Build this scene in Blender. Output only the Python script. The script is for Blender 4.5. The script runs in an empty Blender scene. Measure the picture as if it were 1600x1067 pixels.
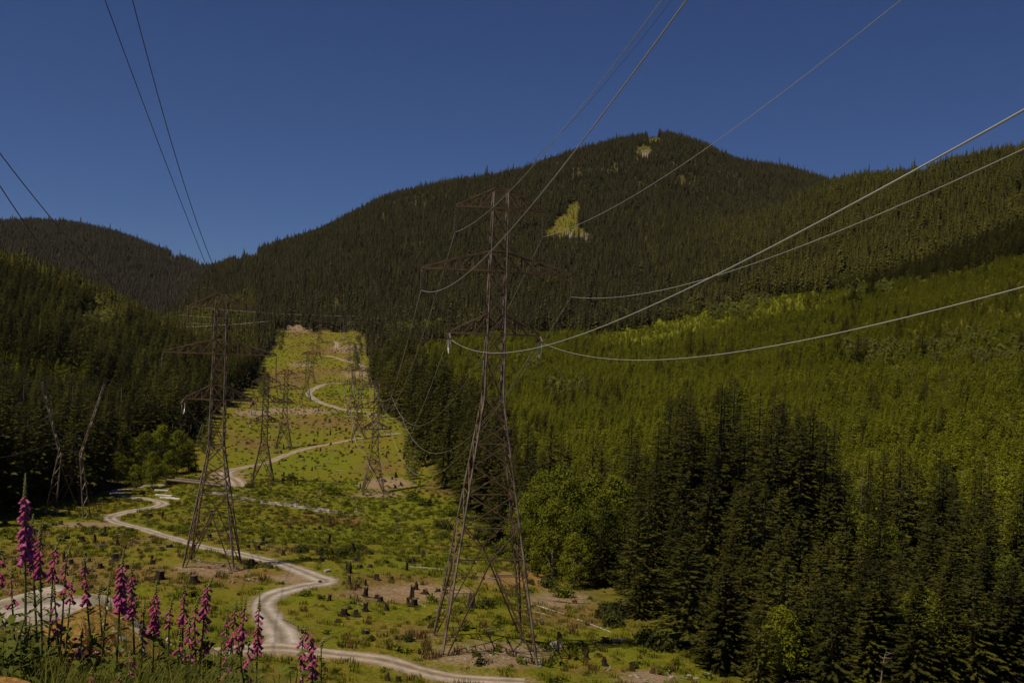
import bpy, math, random
import numpy as np
from mathutils import Vector, Matrix, Euler

random.seed(7)
rng = np.random.default_rng(11)
R = math.radians
scn = bpy.context.scene
col = scn.collection
F = 1556.0
ROLL = R(2.2)
CR, SR = math.cos(ROLL), math.sin(ROLL)

# ------------------------------------------------------------------ projection helpers
def pix(px, py):
    """photo pixel -> (x/y, z/y) of the sight line"""
    s = (px - 800.0) / F
    t = (533.5 - py) / F
    return s * CR - t * SR, s * SR + t * CR

def unpix(u, w):
    s = u * CR + w * SR
    t = -u * SR + w * CR
    return 800 + F * s, 533.5 - F * t

# ------------------------------------------------------------------ terrain
CP = []
def cp(px, py, Y):
    u, w = pix(px, py)
    CP.append((u, math.log(Y), w))
def cz(u, Y, z):
    CP.append((u, math.log(Y), z / Y))

for u in (-1.2, -0.75, -0.5):
    for Y, z in ((0.8, -1.6), (2.2, -1.75), (4, -2.05), (6, -2.45), (9, -3.3), (12, -4.4), (16, -5.8)):
        cz(u, Y, z)
for Y, z in ((0.8, -1.6), (2.2, -1.75), (4, -2.1), (6, -2.6), (9, -3.6), (12, -4.8), (16, -6.6), (20, -8.2)):
    cz(-0.30, Y, z)
for u in (0.02, 0.35, 0.75, 1.2):
    for Y, z in ((0.8, -1.75), (2.2, -2.2), (4, -2.9), (7, -4.2), (11, -5.9), (16, -7.8), (24, -10.6), (45, -18.4), (70, -26.8)):
        cz(u, Y, z)
for u, Y, z in ((-0.14, 4, -2.4), (-0.14, 7, -3.4), (-0.14, 10, -4.7), (-0.14, 16, -7.4), (-0.14, 24, -10.6), (-0.14, 45, -18.2), (-0.14, 70, -26.6)):
    cz(u, Y, z)
for u, Y, z in ((-0.25, 24, -9.6), (-0.25, 28, -10.9), (-0.2, 28, -11.6), (-0.25, 34, -13.4)):
    cz(u, Y, z)
# knoll with the orange bank and the gravel crest
for px, py, Y in ((40, 1040, 20), (120, 1045, 20), (200, 1060, 20), (270, 1085, 21),
                  (60, 985, 24), (120, 975, 24), (190, 995, 24), (250, 1030, 24),
                  (-40, 960, 28), (20, 945, 28), (60, 932, 28), (105, 924, 28), (150, 932, 28), (190, 955, 28), (225, 988, 28), (280, 1040, 28),
                  (60, 965, 34), (105, 960, 34), (150, 970, 34), (225, 1040, 34), (-100, 975, 30), (-400, 960, 28)):
    cp(px, py, Y)
for px in (-500, -150, 100, 250):
    cp(px, 1075, 50); cp(px, 1040, 75); cp(px, 990, 95)
# valley floor
for px, py, Y in ((430, 1000, 97), (600, 1025, 95), (755, 1008, 100), (830, 1032, 98), (1000, 1045, 99), (1150, 1068, 98),
                  (330, 886, 136), (300, 878, 137), (520, 907, 128), (440, 930, 119), (150, 905, 128), (0, 900, 130), (-300, 900, 130),
                  (870, 925, 140), (1000, 990, 116), (640, 940, 122), (750, 900, 140), (560, 870, 150),
                  (260, 850, 158), (175, 812, 205), (255, 788, 245), (180, 772, 280), (300, 760, 300), (370, 765, 295),
                  (450, 789, 262), (520, 801, 250), (600, 812, 242), (700, 830, 228), (850, 850, 215),
                  (480, 772, 290), (560, 772, 298), (640, 775, 290), (600, 850, 190), (450, 840, 185),
                  (0, 792, 212), (-200, 795, 215), (100, 775, 250), (-600, 800, 215),
                  (410, 755, 315), (230, 745, 330), (444, 700, 430), (560, 690, 430), (640, 705, 400), (310, 690, 430),
                  (500, 640, 610), (590, 640, 600), (400, 640, 610), (485, 610, 770), (570, 575, 950), (430, 575, 930), (600, 590, 850),
                  (520, 552, 1070), (435, 540, 1130), (560, 530, 1180), (480, 512, 1300), (560, 508, 1330), (430, 510, 1310),
                  # right bottom of the valley
                  (1300, 1000, 117), (1300, 905, 152), (1300, 805, 215), (1300, 715, 290), (1100, 900, 150), (1050, 810, 210), (1000, 740, 290),
                  (1600, 1040, 107), (1600, 900, 155), (1600, 780, 220), (1600, 700, 290), (2100, 1000, 110), (2100, 850, 160), (2100, 700, 260), (2100, 600, 380),
                  (800, 742, 310), (750, 700, 380), (700, 660, 470), (800, 620, 520),
                  # planted slope
                  (1100, 640, 440), (1000, 680, 370), (1300, 622, 430), (1500, 600, 420), (1650, 575, 400), (1100, 565, 640), (1300, 550, 600), (1500, 520, 580), (1650, 480, 540),
                  (900, 590, 640), (750, 570, 700), (650, 560, 850), (700, 540, 950), (900, 525, 950), (1000, 520, 950), (1100, 495, 950), (1200, 474, 940), (1300, 462, 900), (1400, 448, 850), (1500, 430, 780), (1600, 408, 700), (1800, 370, 640), (2200, 330, 600),
                  # right hill
                  (1600, 335, 1000), (1450, 370, 1080), (1300, 392, 1180), (1300, 340, 1420), (1450, 310, 1330), (1200, 420, 1180), (1100, 430, 1250),
                  (1290, 296, 1750), (1350, 286, 1680), (1420, 282, 1600), (1500, 262, 1520), (1550, 250, 1480), (1610, 246, 1450), (1800, 215, 1400), (2300, 190, 1350),
                  (1420, 315, 2300), (1600, 300, 2100), (1900, 290, 2000), (2300, 260, 2000),
                  # main mountain
                  (560, 485, 1450), (640, 480, 1380), (480, 485, 1450), (400, 470, 1600), (800, 468, 1300), (900, 455, 1300), (1000, 435, 1350),
                  (700, 425, 1600), (600, 400, 1800), (500, 425, 1850), (800, 395, 1680), (900, 370, 1750), (1000, 350, 1850), (1100, 350, 1850), (1180, 350, 1750),
                  (700, 345, 2050), (800, 320, 2100), (960, 275, 2200), (1050, 275, 2200), (1120, 295, 2200), (1200, 310, 2250),
                  (250, 495, 1800), (320, 450, 2100), (330, 424, 2500), (390, 402, 2450), (450, 384, 2450), (520, 355, 2400), (600, 316, 2400), (700, 292, 2400), (800, 274, 2400), (880, 248, 2450), (960, 224, 2500), (1030, 218, 2500), (1100, 232, 2500), (1150, 260, 2550), (1200, 268, 2650), (1250, 278, 2700), (1290, 292, 2750),
                  (330, 460, 3000), (600, 360, 3000), (800, 320, 3000), (1000, 280, 3100), (1150, 310, 3100), (1290, 330, 3200),
                  # left slope
                  (60, 700, 330), (200, 690, 400), (-200, 690, 330), (60, 640, 430), (60, 562, 600), (200, 600, 600), (280, 610, 650), (330, 620, 650), (60, 500, 780), (160, 520, 820), (-200, 480, 700),
                  (0, 420, 1000), (100, 452, 1050), (200, 495, 1080), (260, 525, 1120), (330, 545, 1150), (-200, 370, 980), (-600, 330, 950),
                  (0, 470, 1500), (100, 480, 1500), (200, 505, 1450), (300, 520, 1400), (-300, 440, 1500), (360, 520, 1300),
                  (0, 430, 2200), (100, 430, 2200), (200, 455, 2200), (260, 465, 2200), (-300, 400, 2200),
                  (-400, 350, 3000), (-100, 352, 3000), (0, 354, 3000), (60, 350, 3000), (100, 352, 3000), (150, 362, 3000), (200, 380, 3000), (250, 398, 2950), (300, 418, 2900), (325, 440, 2850),
                  (0, 420, 3700), (200, 430, 3700), (-400, 420, 3700), (340, 460, 3600), (800, 400, 4200), (1300, 400, 4200), (2000, 400, 4200), (-800, 400, 4200)):
    cp(px, py, Y)
CPA = np.array(CP)
SU = 2.6
def kern(d):
    return np.where(d > 1e-9, d ** 2 * np.log(d + 1e-12), 0.0)
def tps_fit(P):
    X = np.c_[P[:, 0] * SU, P[:, 1]]
    n = len(X)
    D = np.sqrt(((X[:, None] - X[None]) ** 2).sum(-1))
    K = kern(D) + np.eye(n) * 4e-4
    Q = np.c_[np.ones(n), X]
    A = np.block([[K, Q], [Q.T, np.zeros((3, 3))]])
    sol = np.linalg.solve(A, np.r_[P[:, 2], 0, 0, 0])
    return X, sol[:n], sol[n:]
TX, TW, TA = tps_fit(CPA)
def tps_eval(u, v):
    sh = u.shape
    u = u.ravel() * SU; v = v.ravel()
    out = np.empty(len(u))
    for i in range(0, len(u), 20000):
        a, b = u[i:i+20000], v[i:i+20000]
        D = np.sqrt((a[:, None] - TX[None, :, 0]) ** 2 + (b[:, None] - TX[None, :, 1]) ** 2)
        out[i:i+20000] = kern(D) @ TW + TA[0] + TA[1] * a + TA[2] * b
    return out.reshape(sh)

def vnoise(x, y, seed):
    """smooth value noise"""
    xi = np.floor(x).astype(np.int64); yi = np.floor(y).astype(np.int64)
    fx = x - xi; fy = y - yi
    fx = fx * fx * (3 - 2 * fx); fy = fy * fy * (3 - 2 * fy)
    def h(a, b):
        n = (a * 374761393 + b * 668265263 + seed * 974634777) & 0x7fffffff
        n = ((n ^ (n >> 13)) * 1274126177) & 0x7fffffff
        return ((n ^ (n >> 16)) & 0xffff) / 65535.0
    return (h(xi, yi) * (1 - fx) + h(xi + 1, yi) * fx) * (1 - fy) + (h(xi, yi + 1) * (1 - fx) + h(xi + 1, yi + 1) * fx) * fy
def fbm(x, y, seed, o=4):
    s = 0; a = 0.5
    for k in range(o):
        s = s + a * (vnoise(x * 2 ** k, y * 2 ** k, seed + k) - 0.5) * 2; a *= 0.5
    return s

NU, NV = 560, 720
UMAX = 1.3
VMIN, VMAX = math.log(0.8), math.log(4600)
us = np.linspace(-UMAX, UMAX, NU)
vs = np.linspace(VMIN, VMAX, NV)
GU, GV = np.meshgrid(us, vs)
GY = np.exp(GV); GX = GU * GY
GW = tps_eval(GU, GV)
GZ = GW * GY
amp = np.interp(GV, np.log([1, 15, 60, 120, 300, 600, 1200, 3000]), [0.04, 0.15, 0.3, 0.4, 0.5, 2.0, 9.0, 16.0])
GZ = GZ + amp * np.where(GY > 500, fbm(GX / 230, GY / 300, 3), 0) + np.minimum(amp, 0.6) * fbm(GX / 9, GY / 9, 5, 3)
RUNMAX = np.maximum.accumulate(GZ / GY, axis=0)

def gi(x, y):
    x = np.asarray(x, float); y = np.asarray(y, float)
    fu = np.clip((x / y + UMAX) / (2 * UMAX) * (NU - 1), 0, NU - 1.001)
    fv = np.clip((np.log(y) - VMIN) / (VMAX - VMIN) * (NV - 1), 0, NV - 1.001)
    return fu, fv
def ginterp(G, x, y):
    fu, fv = gi(x, y)
    i = fu.astype(int); j = fv.astype(int); a = fu - i; b = fv - j
    return (G[j, i] * (1 - a) + G[j, i + 1] * a) * (1 - b) + (G[j + 1, i] * (1 - a) + G[j + 1, i + 1] * a) * b
def gz(x, y):
    return float(ginterp(GZ, x, y))
def hit(px, py, ymin=75.0, ymax=4000):
    """first ground point beyond ymin on the sight line of a photo pixel"""
    u, w = pix(px, py)
    Y = np.exp(np.linspace(math.log(ymin), math.log(ymax), 3000))
    W = ginterp(GZ, u * Y, Y) / Y
    k = np.argmax(W >= w)
    if W[k] < w: k = int(np.argmax(W))
    y = float(Y[k])
    return np.array([u * y, y, gz(u * y, y)])

# ------------------------------------------------------------------ roads (centre lines found on the ground)
def catmull(P, n=10):
    P = [np.array(p, float) for p in P]
    Q = [2 * P[0] - P[1]] + P + [2 * P[-1] - P[-2]]
    out = []
    for i in range(1, len(Q) - 2):
        for k in range(n):
            t = k / n
            out.append(0.5 * ((2 * Q[i]) + (-Q[i-1] + Q[i+1]) * t + (2*Q[i-1] - 5*Q[i] + 4*Q[i+1] - Q[i+2]) * t*t + (-Q[i-1] + 3*Q[i] - 3*Q[i+1] + Q[i+2]) * t**3))
    out.append(P[-1])
    return np.array(out)
def resample(P, step):
    d = np.r_[0, np.cumsum(np.sqrt(((P[1:, :2] - P[:-1, :2]) ** 2).sum(1)))]
    n = max(2, int(d[-1] / step))
    t = np.linspace(0, d[-1], n)
    return np.c_[[np.interp(t, d, P[:, k]) for k in range(P.shape[1])]].T
ROADS = [
    # px, py, full width
    [(820, 1066, 3.0), (700, 1050, 3.4), (600, 1035, 3.6), (520, 1024, 4.0), (450, 1012, 4.6), (400, 1008, 4.2), (340, 1010, 3.8)],
    [(440, 1006, 6.5), (438, 985, 5.0), (418, 962, 4.2), (408, 945, 4.2), (425, 929, 4.2), (470, 916, 4.2), (510, 907, 4.8), (490, 897, 4.2), (440, 881, 4.0), (380, 866, 3.8), (320, 853, 3.4), (262, 838, 3.2), (215, 823, 3.2), (177, 813, 3.6), (175, 806, 4.2), (205, 798, 4.4), (240, 792, 4.6), (254, 786, 4.6), (235, 780, 4.4), (195, 774, 4.6), (178, 768, 5.5), (200, 763, 4.0), (235, 759, 3.6), (264, 757, 3.6)],
    [(350, 759, 4.5), (372, 757, 7.0), (365, 750, 8.0), (352, 742, 7.0), (362, 735, 6.0), (395, 727, 4.6), (420, 722, 4.6), (440, 713, 5.0), (475, 702, 4.6), (520, 692, 4.4), (560, 685, 4.2), (590, 682, 4.0), (625, 676, 3.5)],
    [(600, 650, 5.0), (570, 644, 5.5), (530, 638, 6.0), (500, 628, 6.0), (484, 618, 7.0), (484, 612, 7.0), (500, 603, 6.5), (515, 599, 5.0), (545, 598, 4.0)],
    [(572, 577, 7), (558, 569, 6.5), (535, 562, 6), (508, 555, 6)],
    [(525, 545, 6), (526, 537, 6), (523, 533, 6)],
    [(-60, 944, 5.4), (20, 938, 5.4), (60, 938, 5.4), (105, 934, 5.3), (150, 941, 5.0), (190, 962, 4.4), (222, 992, 3.6), (240, 1010, 2.4)],
]
road_lines = []
for i, r in enumerate(ROADS):
    pts = []
    for (px, py, wd) in r:
        if i == 6:
            u, w = pix(px, py); y = 26.5
            pts.append((u * y, y, gz(u * y, y), wd))
        else:
            h = hit(px, py, 80)
            pts.append((h[0], h[1], h[2], wd * 0.78))
    L = resample(catmull(pts, 14), 1.2 if i in (0, 1, 2, 6) else 3.0)
    z = ginterp(GZ, L[:, 0], L[:, 1])
    k = 9 if i < 3 else 5 if i < 6 else 1
    zz = np.convolve(np.r_[np.full(k, z[0]), z, np.full(k, z[-1])], np.ones(2*k+1) / (2*k+1), 'valid')
    L[:, 2] = zz
    road_lines.append(L)
RD = np.full(GX.shape, 99.0)     # distance to the nearest road edge
for i, L in enumerate(road_lines[:6]):
    ymin, ymax = L[:, 1].min() - 15, L[:, 1].max() + 15
    js = np.where((np.exp(vs) > ymin) & (np.exp(vs) < ymax))[0]
    sub = (slice(js[0], js[-1] + 1), slice(None))
    X = GX[sub].ravel(); Y = GY[sub].ravel(); Z = GZ[sub].ravel()
    dmin = np.full(len(X), 99.0); zr = np.zeros(len(X))
    for a in range(0, len(X), 20000):
        D = np.sqrt((X[a:a+20000, None] - L[None, :, 0]) ** 2 + (Y[a:a+20000, None] - L[None, :, 1]) ** 2) - L[None, :, 3] / 2
        kk = D.argmin(1)
        dmin[a:a+20000] = D[np.arange(len(kk)), kk]; zr[a:a+20000] = L[kk, 2]
    reach = 3.5 if i < 6 else 1.5
    t = np.clip((dmin - 0.6) / reach, 0, 1)
    Z2 = (zr - 0.10) * (1 - t) + Z * t
    GZ[sub] = np.where(dmin < reach + 0.6, Z2, Z).reshape(GZ[sub].shape)
    RD[sub] = np.minimum(RD[sub], dmin.reshape(GZ[sub].shape))
RUNMAX = np.maximum.accumulate(GZ / GY, axis=0)

# ------------------------------------------------------------------ zones
LE = ([60, 100, 140, 200, 240, 320, 430, 520, 800, 1200, 1350], [-900, -500, -200, 0, 105, 225, 300, 322, 398, 432, 440])
RE = ([60, 95, 105, 116, 140, 170, 220, 290, 400, 600, 1000, 1300], [1900, 1150, 1075, 1000, 872, 812, 755, 692, 640, 602, 572, 560])
def zones(px, Y):
    L = np.interp(Y, *LE); Rr = np.interp(Y, *RE)
    Y = np.asarray(Y, float)
    L = L + (9 * fbm(Y / 38, Y * 0 + 3.7, 91) + 5 * fbm(Y / 11, Y * 0 + 8.2, 92)) * np.clip(300 / Y, 0.6, 1.6)
    Rr = Rr + (9 * fbm(Y / 38, Y * 0 + 5.1, 93) + 5 * fbm(Y / 11, Y * 0 + 1.2, 94)) * np.clip(300 / Y, 0.6, 1.6)
    row = (px > L) & (px < Rr) & (Y < 1310 + 60 * fbm(np.asarray(px, float) / 22, Y * 0 + 2.2, 95)) | (Y < 82)
    return row, L, Rr
PX, PY = unpix(GU, GZ / GY)
ROWM, LL, RR = zones(PX, GY)
def blob(px, py, cx, cy, rx, ry):
    return np.clip(1.3 - np.sqrt(((px - cx) / rx) ** 2 + ((py - cy) / ry) ** 2) , 0, 1)
nz = fbm(GX / 12, GY / 12, 21)
dirt = np.zeros(GX.shape)
for cx, cy, rx, ry, y0, y1 in ((770, 1022, 110, 22, 85, 125), (1010, 1058, 60, 14, 85, 125), (870, 935, 60, 16, 120, 160), (330, 888, 60, 12, 120, 150), (800, 905, 70, 14, 125, 170),
                               (590, 772, 45, 6, 260, 330), (350, 745, 40, 12, 280, 360), (460, 642, 70, 7, 500, 750), (395, 645, 40, 8, 500, 750), (545, 545, 35, 7, 900, 1250), (460, 512, 40, 8, 1100, 1345),
                               (470, 570, 25, 5, 800, 1100), (555, 585, 30, 6, 800, 1000), (600, 755, 50, 10, 290, 360), (140, 820, 80, 5, 150, 230), (650, 925, 120, 14, 110, 150), (470, 905, 60, 10, 110, 150)):
    m = blob(PX, PY, cx, cy, rx, ry) * ((GY > y0) & (GY < y1))
    dirt = np.maximum(dirt, np.clip(m * 1.2 + nz * 0.5 * (m > 0), 0, 1))
dirt = np.maximum(dirt, np.clip(1 - RD / 0.9, 0, 1) * 0.8)
nb_o = fbm(GX / 2.2, GY / 2.2, 29)
orange = np.clip((np.clip(blob(PX, PY, 130, 1005, 165, 70) * 2.2 - 0.25 + nb_o * 1.5, 0, 1)) * ((GY > 17.0) & (GY < 27)) , 0, 1)
orange = np.maximum(orange, np.clip(blob(PX, PY, 815, 905, 80, 16) * 0.8 + nz * 0.3, 0, 1) * ((GY > 120) & (GY < 170)))
CLEAR = [(896, 328, 10, 15), (884, 346, 19, 15), (870, 362, 19, 11), (893, 362, 22, 12), (910, 368, 17, 9), (1006, 234, 13, 10), (1022, 215, 10, 6), (392, 396, 12, 7), (372, 402, 8, 5), (880, 392, 8, 4), (1440, 268, 9, 8), (1340, 295, 9, 5), (980, 330, 9, 4), (270, 400, 12, 4), (310, 395, 6, 10)]
clearm = np.zeros(GX.shape)
for cx, cy, rx, ry in CLEAR:
    clearm = np.maximum(clearm, (np.clip(blob(PX, PY, cx, cy + 6, rx, ry) * 3 + nz * 0.8 - 0.4, 0, 1)) * (GY > 1100))
lush = np.zeros(GX.shape); brown = np.zeros(GX.shape)
nb_ = fbm(GX / 7, GY / 7, 23)
for cx, cy, rx, ry in ((620, 800, 120, 30), (560, 835, 130, 26), (480, 722, 130, 18), (660, 880, 90, 14), (730, 880, 60, 22), (300, 775, 60, 10), (520, 760, 130, 14), (540, 610, 60, 8), (430, 640, 40, 12), (420, 560, 30, 14), (1000, 1010, 70, 16)):
    lush = np.maximum(lush, np.clip(blob(PX, PY, cx, cy, rx, ry) * 1.3 + nz * 0.7 + nb_ * 0.5 - 0.1, 0, 1) * (GY > 90) * (blob(PX, PY, cx, cy, rx, ry) > 0))
for cx, cy, rx, ry in ((590, 915, 110, 22), (300, 905, 130, 22), (100, 900, 110, 50), (500, 660, 90, 14), (450, 590, 60, 16), (520, 545, 60, 12), (640, 990, 70, 14), (430, 860, 70, 10), (880, 960, 70, 20), (1000, 1050, 90, 14), (690, 760, 30, 12), (520, 580, 50, 8), (380, 690, 60, 12), (590, 730, 40, 12), (470, 520, 40, 8), (500, 815, 60, 8), (220, 850, 80, 12)):
    brown = np.maximum(brown, np.clip(blob(PX, PY, cx, cy, rx, ry) * 1.1 + nz * 0.9 + nb_ * 0.8 - 0.3, 0, 0.75) * (GY > 90) * (blob(PX, PY, cx, cy, rx, ry) > 0))
band_ = (~ROWM) & (GY > 200) & (GY < 1000) & (PX > 930) & (PX < 1340) & (PY < np.interp(PX, [930, 1000, 1250, 1330], [545, 545, 492, 468]))
lush = np.maximum(lush, 0.8 * band_)
rocky = np.zeros(GX.shape)
for cx, cy, rx, ry in ((912, 372, 14, 10), (890, 365, 9, 6), (1006, 238, 9, 6), (1440, 270, 9, 8), (1340, 295, 9, 5)):
    rocky = np.maximum(rocky, blob(PX, PY, cx, cy + 4, rx, ry) * (GY > 1100))
GRASSM = np.where(ROWM, 1.0, 0.0)
plant = (~ROWM) & (GY > 200) & (GY < 1000) & (PX > 600)
GRASSM = np.where((~ROWM) & (GY < 160) & (PX > RR) & (PX < RR + 260), 0.6, GRASSM)
GRASSM = np.where(plant, 0.55, GRASSM)
GRASSM = np.maximum(GRASSM, clearm * 0.65)
GRASSM = np.where(plant & (PY < np.interp(PX, [930, 1000, 1250, 1330], [545, 545, 492, 468])) & (PX > 940) & (PX < 1340), 1.0, GRASSM)

# ------------------------------------------------------------------ materials
def new_mat(name):
    m = bpy.data.materials.new(name); m.use_nodes = True
    nt = m.node_tree; nt.nodes.clear()
    out = nt.nodes.new('ShaderNodeOutputMaterial')
    b = nt.nodes.new('ShaderNodeBsdfPrincipled')
    nt.links.new(b.outputs[0], out.inputs[0])
    b.inputs['Specular IOR Level'].default_value = 0.12
    return m, nt, b, out
def N(nt, t, **kw):
    n = nt.nodes.new(t)
    for k, v in kw.items():
        if hasattr(n, k): setattr(n, k, v)
        else: n.inputs[k].default_value = v
    return n
def noise(nt, vec, scale, detail=4, rough=0.6):
    n = nt.nodes.new('ShaderNodeTexNoise'); n.inputs['Scale'].default_value = scale
    n.inputs['Detail'].default_value = detail; n.inputs['Roughness'].default_value = rough
    if vec is not None: nt.links.new(vec, n.inputs['Vector'])
    return n
def ramp(nt, fac, stops):
    r = nt.nodes.new('ShaderNodeValToRGB')
    e = r.color_ramp.elements
    while len(e) < len(stops): e.new(0.5)
    for i, (p, c) in enumerate(stops):
        e[i].position = p; e[i].color = (*c, 1)
    nt.links.new(fac, r.inputs[0])
    return r
def mixc(nt, fac, a, b, mode='MIX'):
    m = nt.nodes.new('ShaderNodeMix'); m.data_type = 'RGBA'; m.blend_type = mode
    for sock, val in ((m.inputs[0], fac), (m.inputs[6], a), (m.inputs[7], b)):
        if hasattr(val, 'is_linked'): nt.links.new(val, sock)
        elif isinstance(val, (int, float)): sock.default_value = val
        else: sock.default_value = (*val, 1)
    return m.outputs[2]
def simple(name, c, c2=None, scale=3.0, rough=0.8, metal=0.0, bump=0.0, obj=True):
    m, nt, b, out = new_mat(name)
    tc = nt.nodes.new('ShaderNodeTexCoord')
    n = noise(nt, tc.outputs['Object'], scale, 5)
    c2 = c2 or tuple(x * 0.55 for x in c)
    r = ramp(nt, n.outputs['Fac'], [(0.35, c2), (0.62, c)])
    nt.links.new(r.outputs[0], b.inputs['Base Color'])
    b.inputs['Roughness'].default_value = rough; b.inputs['Metallic'].default_value = metal
    if bump:
        bp = nt.nodes.new('ShaderNodeBump'); bp.inputs['Strength'].default_value = bump; bp.inputs['Distance'].default_value = 0.05
        nt.links.new(n.outputs['Fac'], bp.inputs['Height']); nt.links.new(bp.outputs[0], b.inputs['Normal'])
    return m
def foliage(name, c, c2, trans=0.2, rough=0.75, scale=0.6):
    """leaf stuff: colour varies from plant to plant and through the plant"""
    m, nt, b, out = new_mat(name)
    oi = nt.nodes.new('ShaderNodeObjectInfo')
    geo = nt.nodes.new('ShaderNodeNewGeometry')
    n = noise(nt, geo.outputs['Position'], scale, 3)
    ad = N(nt, 'ShaderNodeMath', operation='MULTIPLY_ADD'); ad.inputs[1].default_value = 0.62
    nt.links.new(oi.outputs['Random'], ad.inputs[0])
    sc = N(nt, 'ShaderNodeMath', operation='MULTIPLY_ADD'); sc.inputs[1].default_value = 0.9; sc.inputs[2].default_value = -0.28
    nt.links.new(n.outputs['Fac'], sc.inputs[0]); nt.links.new(sc.outputs[0], ad.inputs[2])
    r = ramp(nt, ad.outputs[0], [(0.05, c2), (0.85, c)])
    nt.links.new(r.outputs[0], b.inputs['Base Color'])
    b.inputs['Roughness'].default_value = rough
    if trans:
        t = nt.nodes.new('ShaderNodeBsdfTranslucent'); nt.links.new(r.outputs[0], t.inputs[0])
        mx = nt.nodes.new('ShaderNodeMixShader'); mx.inputs[0].default_value = trans
        nt.links.new(b.outputs[0], mx.inputs[1]); nt.links.new(t.outputs[0], mx.inputs[2]); nt.links.new(mx.outputs[0], out.inputs[0])
    return m

M = {}
M['needle'] = foliage('dark_needles', (0.100, 0.097, 0.013), (0.019, 0.021, 0.005), 0.2)
M['needle_far'] = foliage('far_needles', (0.083, 0.075, 0.022), (0.024, 0.023, 0.009), 0.15, scale=0.02)
M['needle_ridge'] = foliage('hazed_ridge_needles', (0.085, 0.075, 0.046), (0.034, 0.031, 0.022), 0.12, scale=0.02)  # haze over the far ridge mixed into the needle colour as grey
M['needle_light'] = foliage('light_hillside_needles', (0.19, 0.182, 0.020), (0.085, 0.085, 0.011), 0.15, scale=0.02)
M['needle_mid'] = foliage('hillside_needles', (0.118, 0.112, 0.017), (0.045, 0.045, 0.009), 0.15, scale=0.02)
M['needle_young'] = foliage('young_needles', (0.25, 0.262, 0.013), (0.115, 0.130, 0.009), 0.2, scale=0.03)
M['leaf'] = foliage('alder_leaves', (0.19, 0.205, 0.013), (0.075, 0.088, 0.008), 0.3)
M['leaf_far'] = foliage('pale_leaves', (0.22, 0.225, 0.045), (0.11, 0.115, 0.025), 0.25, scale=0.05)
M['shrub_dark'] = foliage('dark_shrub_leaves', (0.06, 0.065, 0.012), (0.025, 0.03, 0.007), 0.2)
M['shrub_green'] = foliage('green_shrub_leaves', (0.155, 0.175, 0.011), (0.06, 0.072, 0.006), 0.25)
M['shrub_brown'] = foliage('brown_dry_stems', (0.17, 0.10, 0.035), (0.08, 0.05, 0.02), 0.1)
M['shrub_red'] = foliage('red_leaves', (0.15, 0.035, 0.012), (0.06, 0.02, 0.01), 0.2)
M['grass'] = foliage('grass_blades', (0.19, 0.195, 0.012), (0.075, 0.085, 0.008), 0.3, scale=0.12)
M['grass_near'] = foliage('near_grass_blades', (0.17, 0.165, 0.022), (0.055, 0.062, 0.010), 0.3, scale=1.5)
M['fox_leaf'] = foliage('foxglove_leaves', (0.15, 0.165, 0.022), (0.04, 0.052, 0.010), 0.3, scale=2)
M['fox_stem'] = simple('foxglove_stem', (0.14, 0.17, 0.05), (0.09, 0.08, 0.03), 8)
M['bark'] = simple('bark', (0.11, 0.075, 0.05), (0.05, 0.035, 0.025), 6)
M['pale_bark'] = simple('pale_bark', (0.30, 0.26, 0.21), (0.16, 0.13, 0.10), 5)
M['stump'] = simple('weathered_stump_wood', (0.06, 0.042, 0.028), (0.018, 0.013, 0.009), 5, bump=0.6)
M['stump_cut'] = simple('cut_wood', (0.15, 0.10, 0.06), (0.06, 0.04, 0.025), 8)
M['bleached'] = simple('bleached_wood', (0.46, 0.40, 0.33), (0.20, 0.155, 0.115), 3)
M['leg_steel'] = simple('weathered_highlit_leg_steel', (0.27, 0.22, 0.175), (0.075, 0.052, 0.037), 0.8, rough=0.5, metal=0.2)  # weathered steel whose paler patches paint in sunlit highlights
M['brace_steel'] = simple('rusty_brace_steel', (0.15, 0.096, 0.060), (0.075, 0.05, 0.033), 1.2, rough=0.6, metal=0.1)
M['wire'] = simple('aluminium_wire', (0.60, 0.58, 0.55), (0.5, 0.48, 0.45), 0.2, rough=0.42, metal=0.3)
M['wire_dark'] = simple('dark_wire', (0.16, 0.12, 0.10), (0.12, 0.09, 0.08), 0.2, rough=0.6, metal=0.2)
M['porcelain'] = simple('insulator_porcelain', (0.12, 0.085, 0.07), (0.06, 0.045, 0.035), 4, rough=0.35)
M['shaded_steel'] = simple('shaded_fork_steel', (0.05, 0.04, 0.035), (0.03, 0.025, 0.02), 5, rough=0.5, metal=0.3)  # shade painted into the steel of the forked pylon's crossarm and bracing
M['rock'] = simple('grey_rock', (0.34, 0.30, 0.26), (0.16, 0.13, 0.10), 2.5, bump=0.5)
M['orange_rock'] = simple('orange_clay', (0.36, 0.20, 0.05), (0.20, 0.10, 0.03), 5, bump=0.5)
M['bridge_wood'] = simple('bridge_timber', (0.17, 0.12, 0.085), (0.08, 0.055, 0.04), 3)
M['white_paint'] = simple('white_boards', (0.78, 0.76, 0.72), (0.6, 0.56, 0.5), 1.0)

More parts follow.
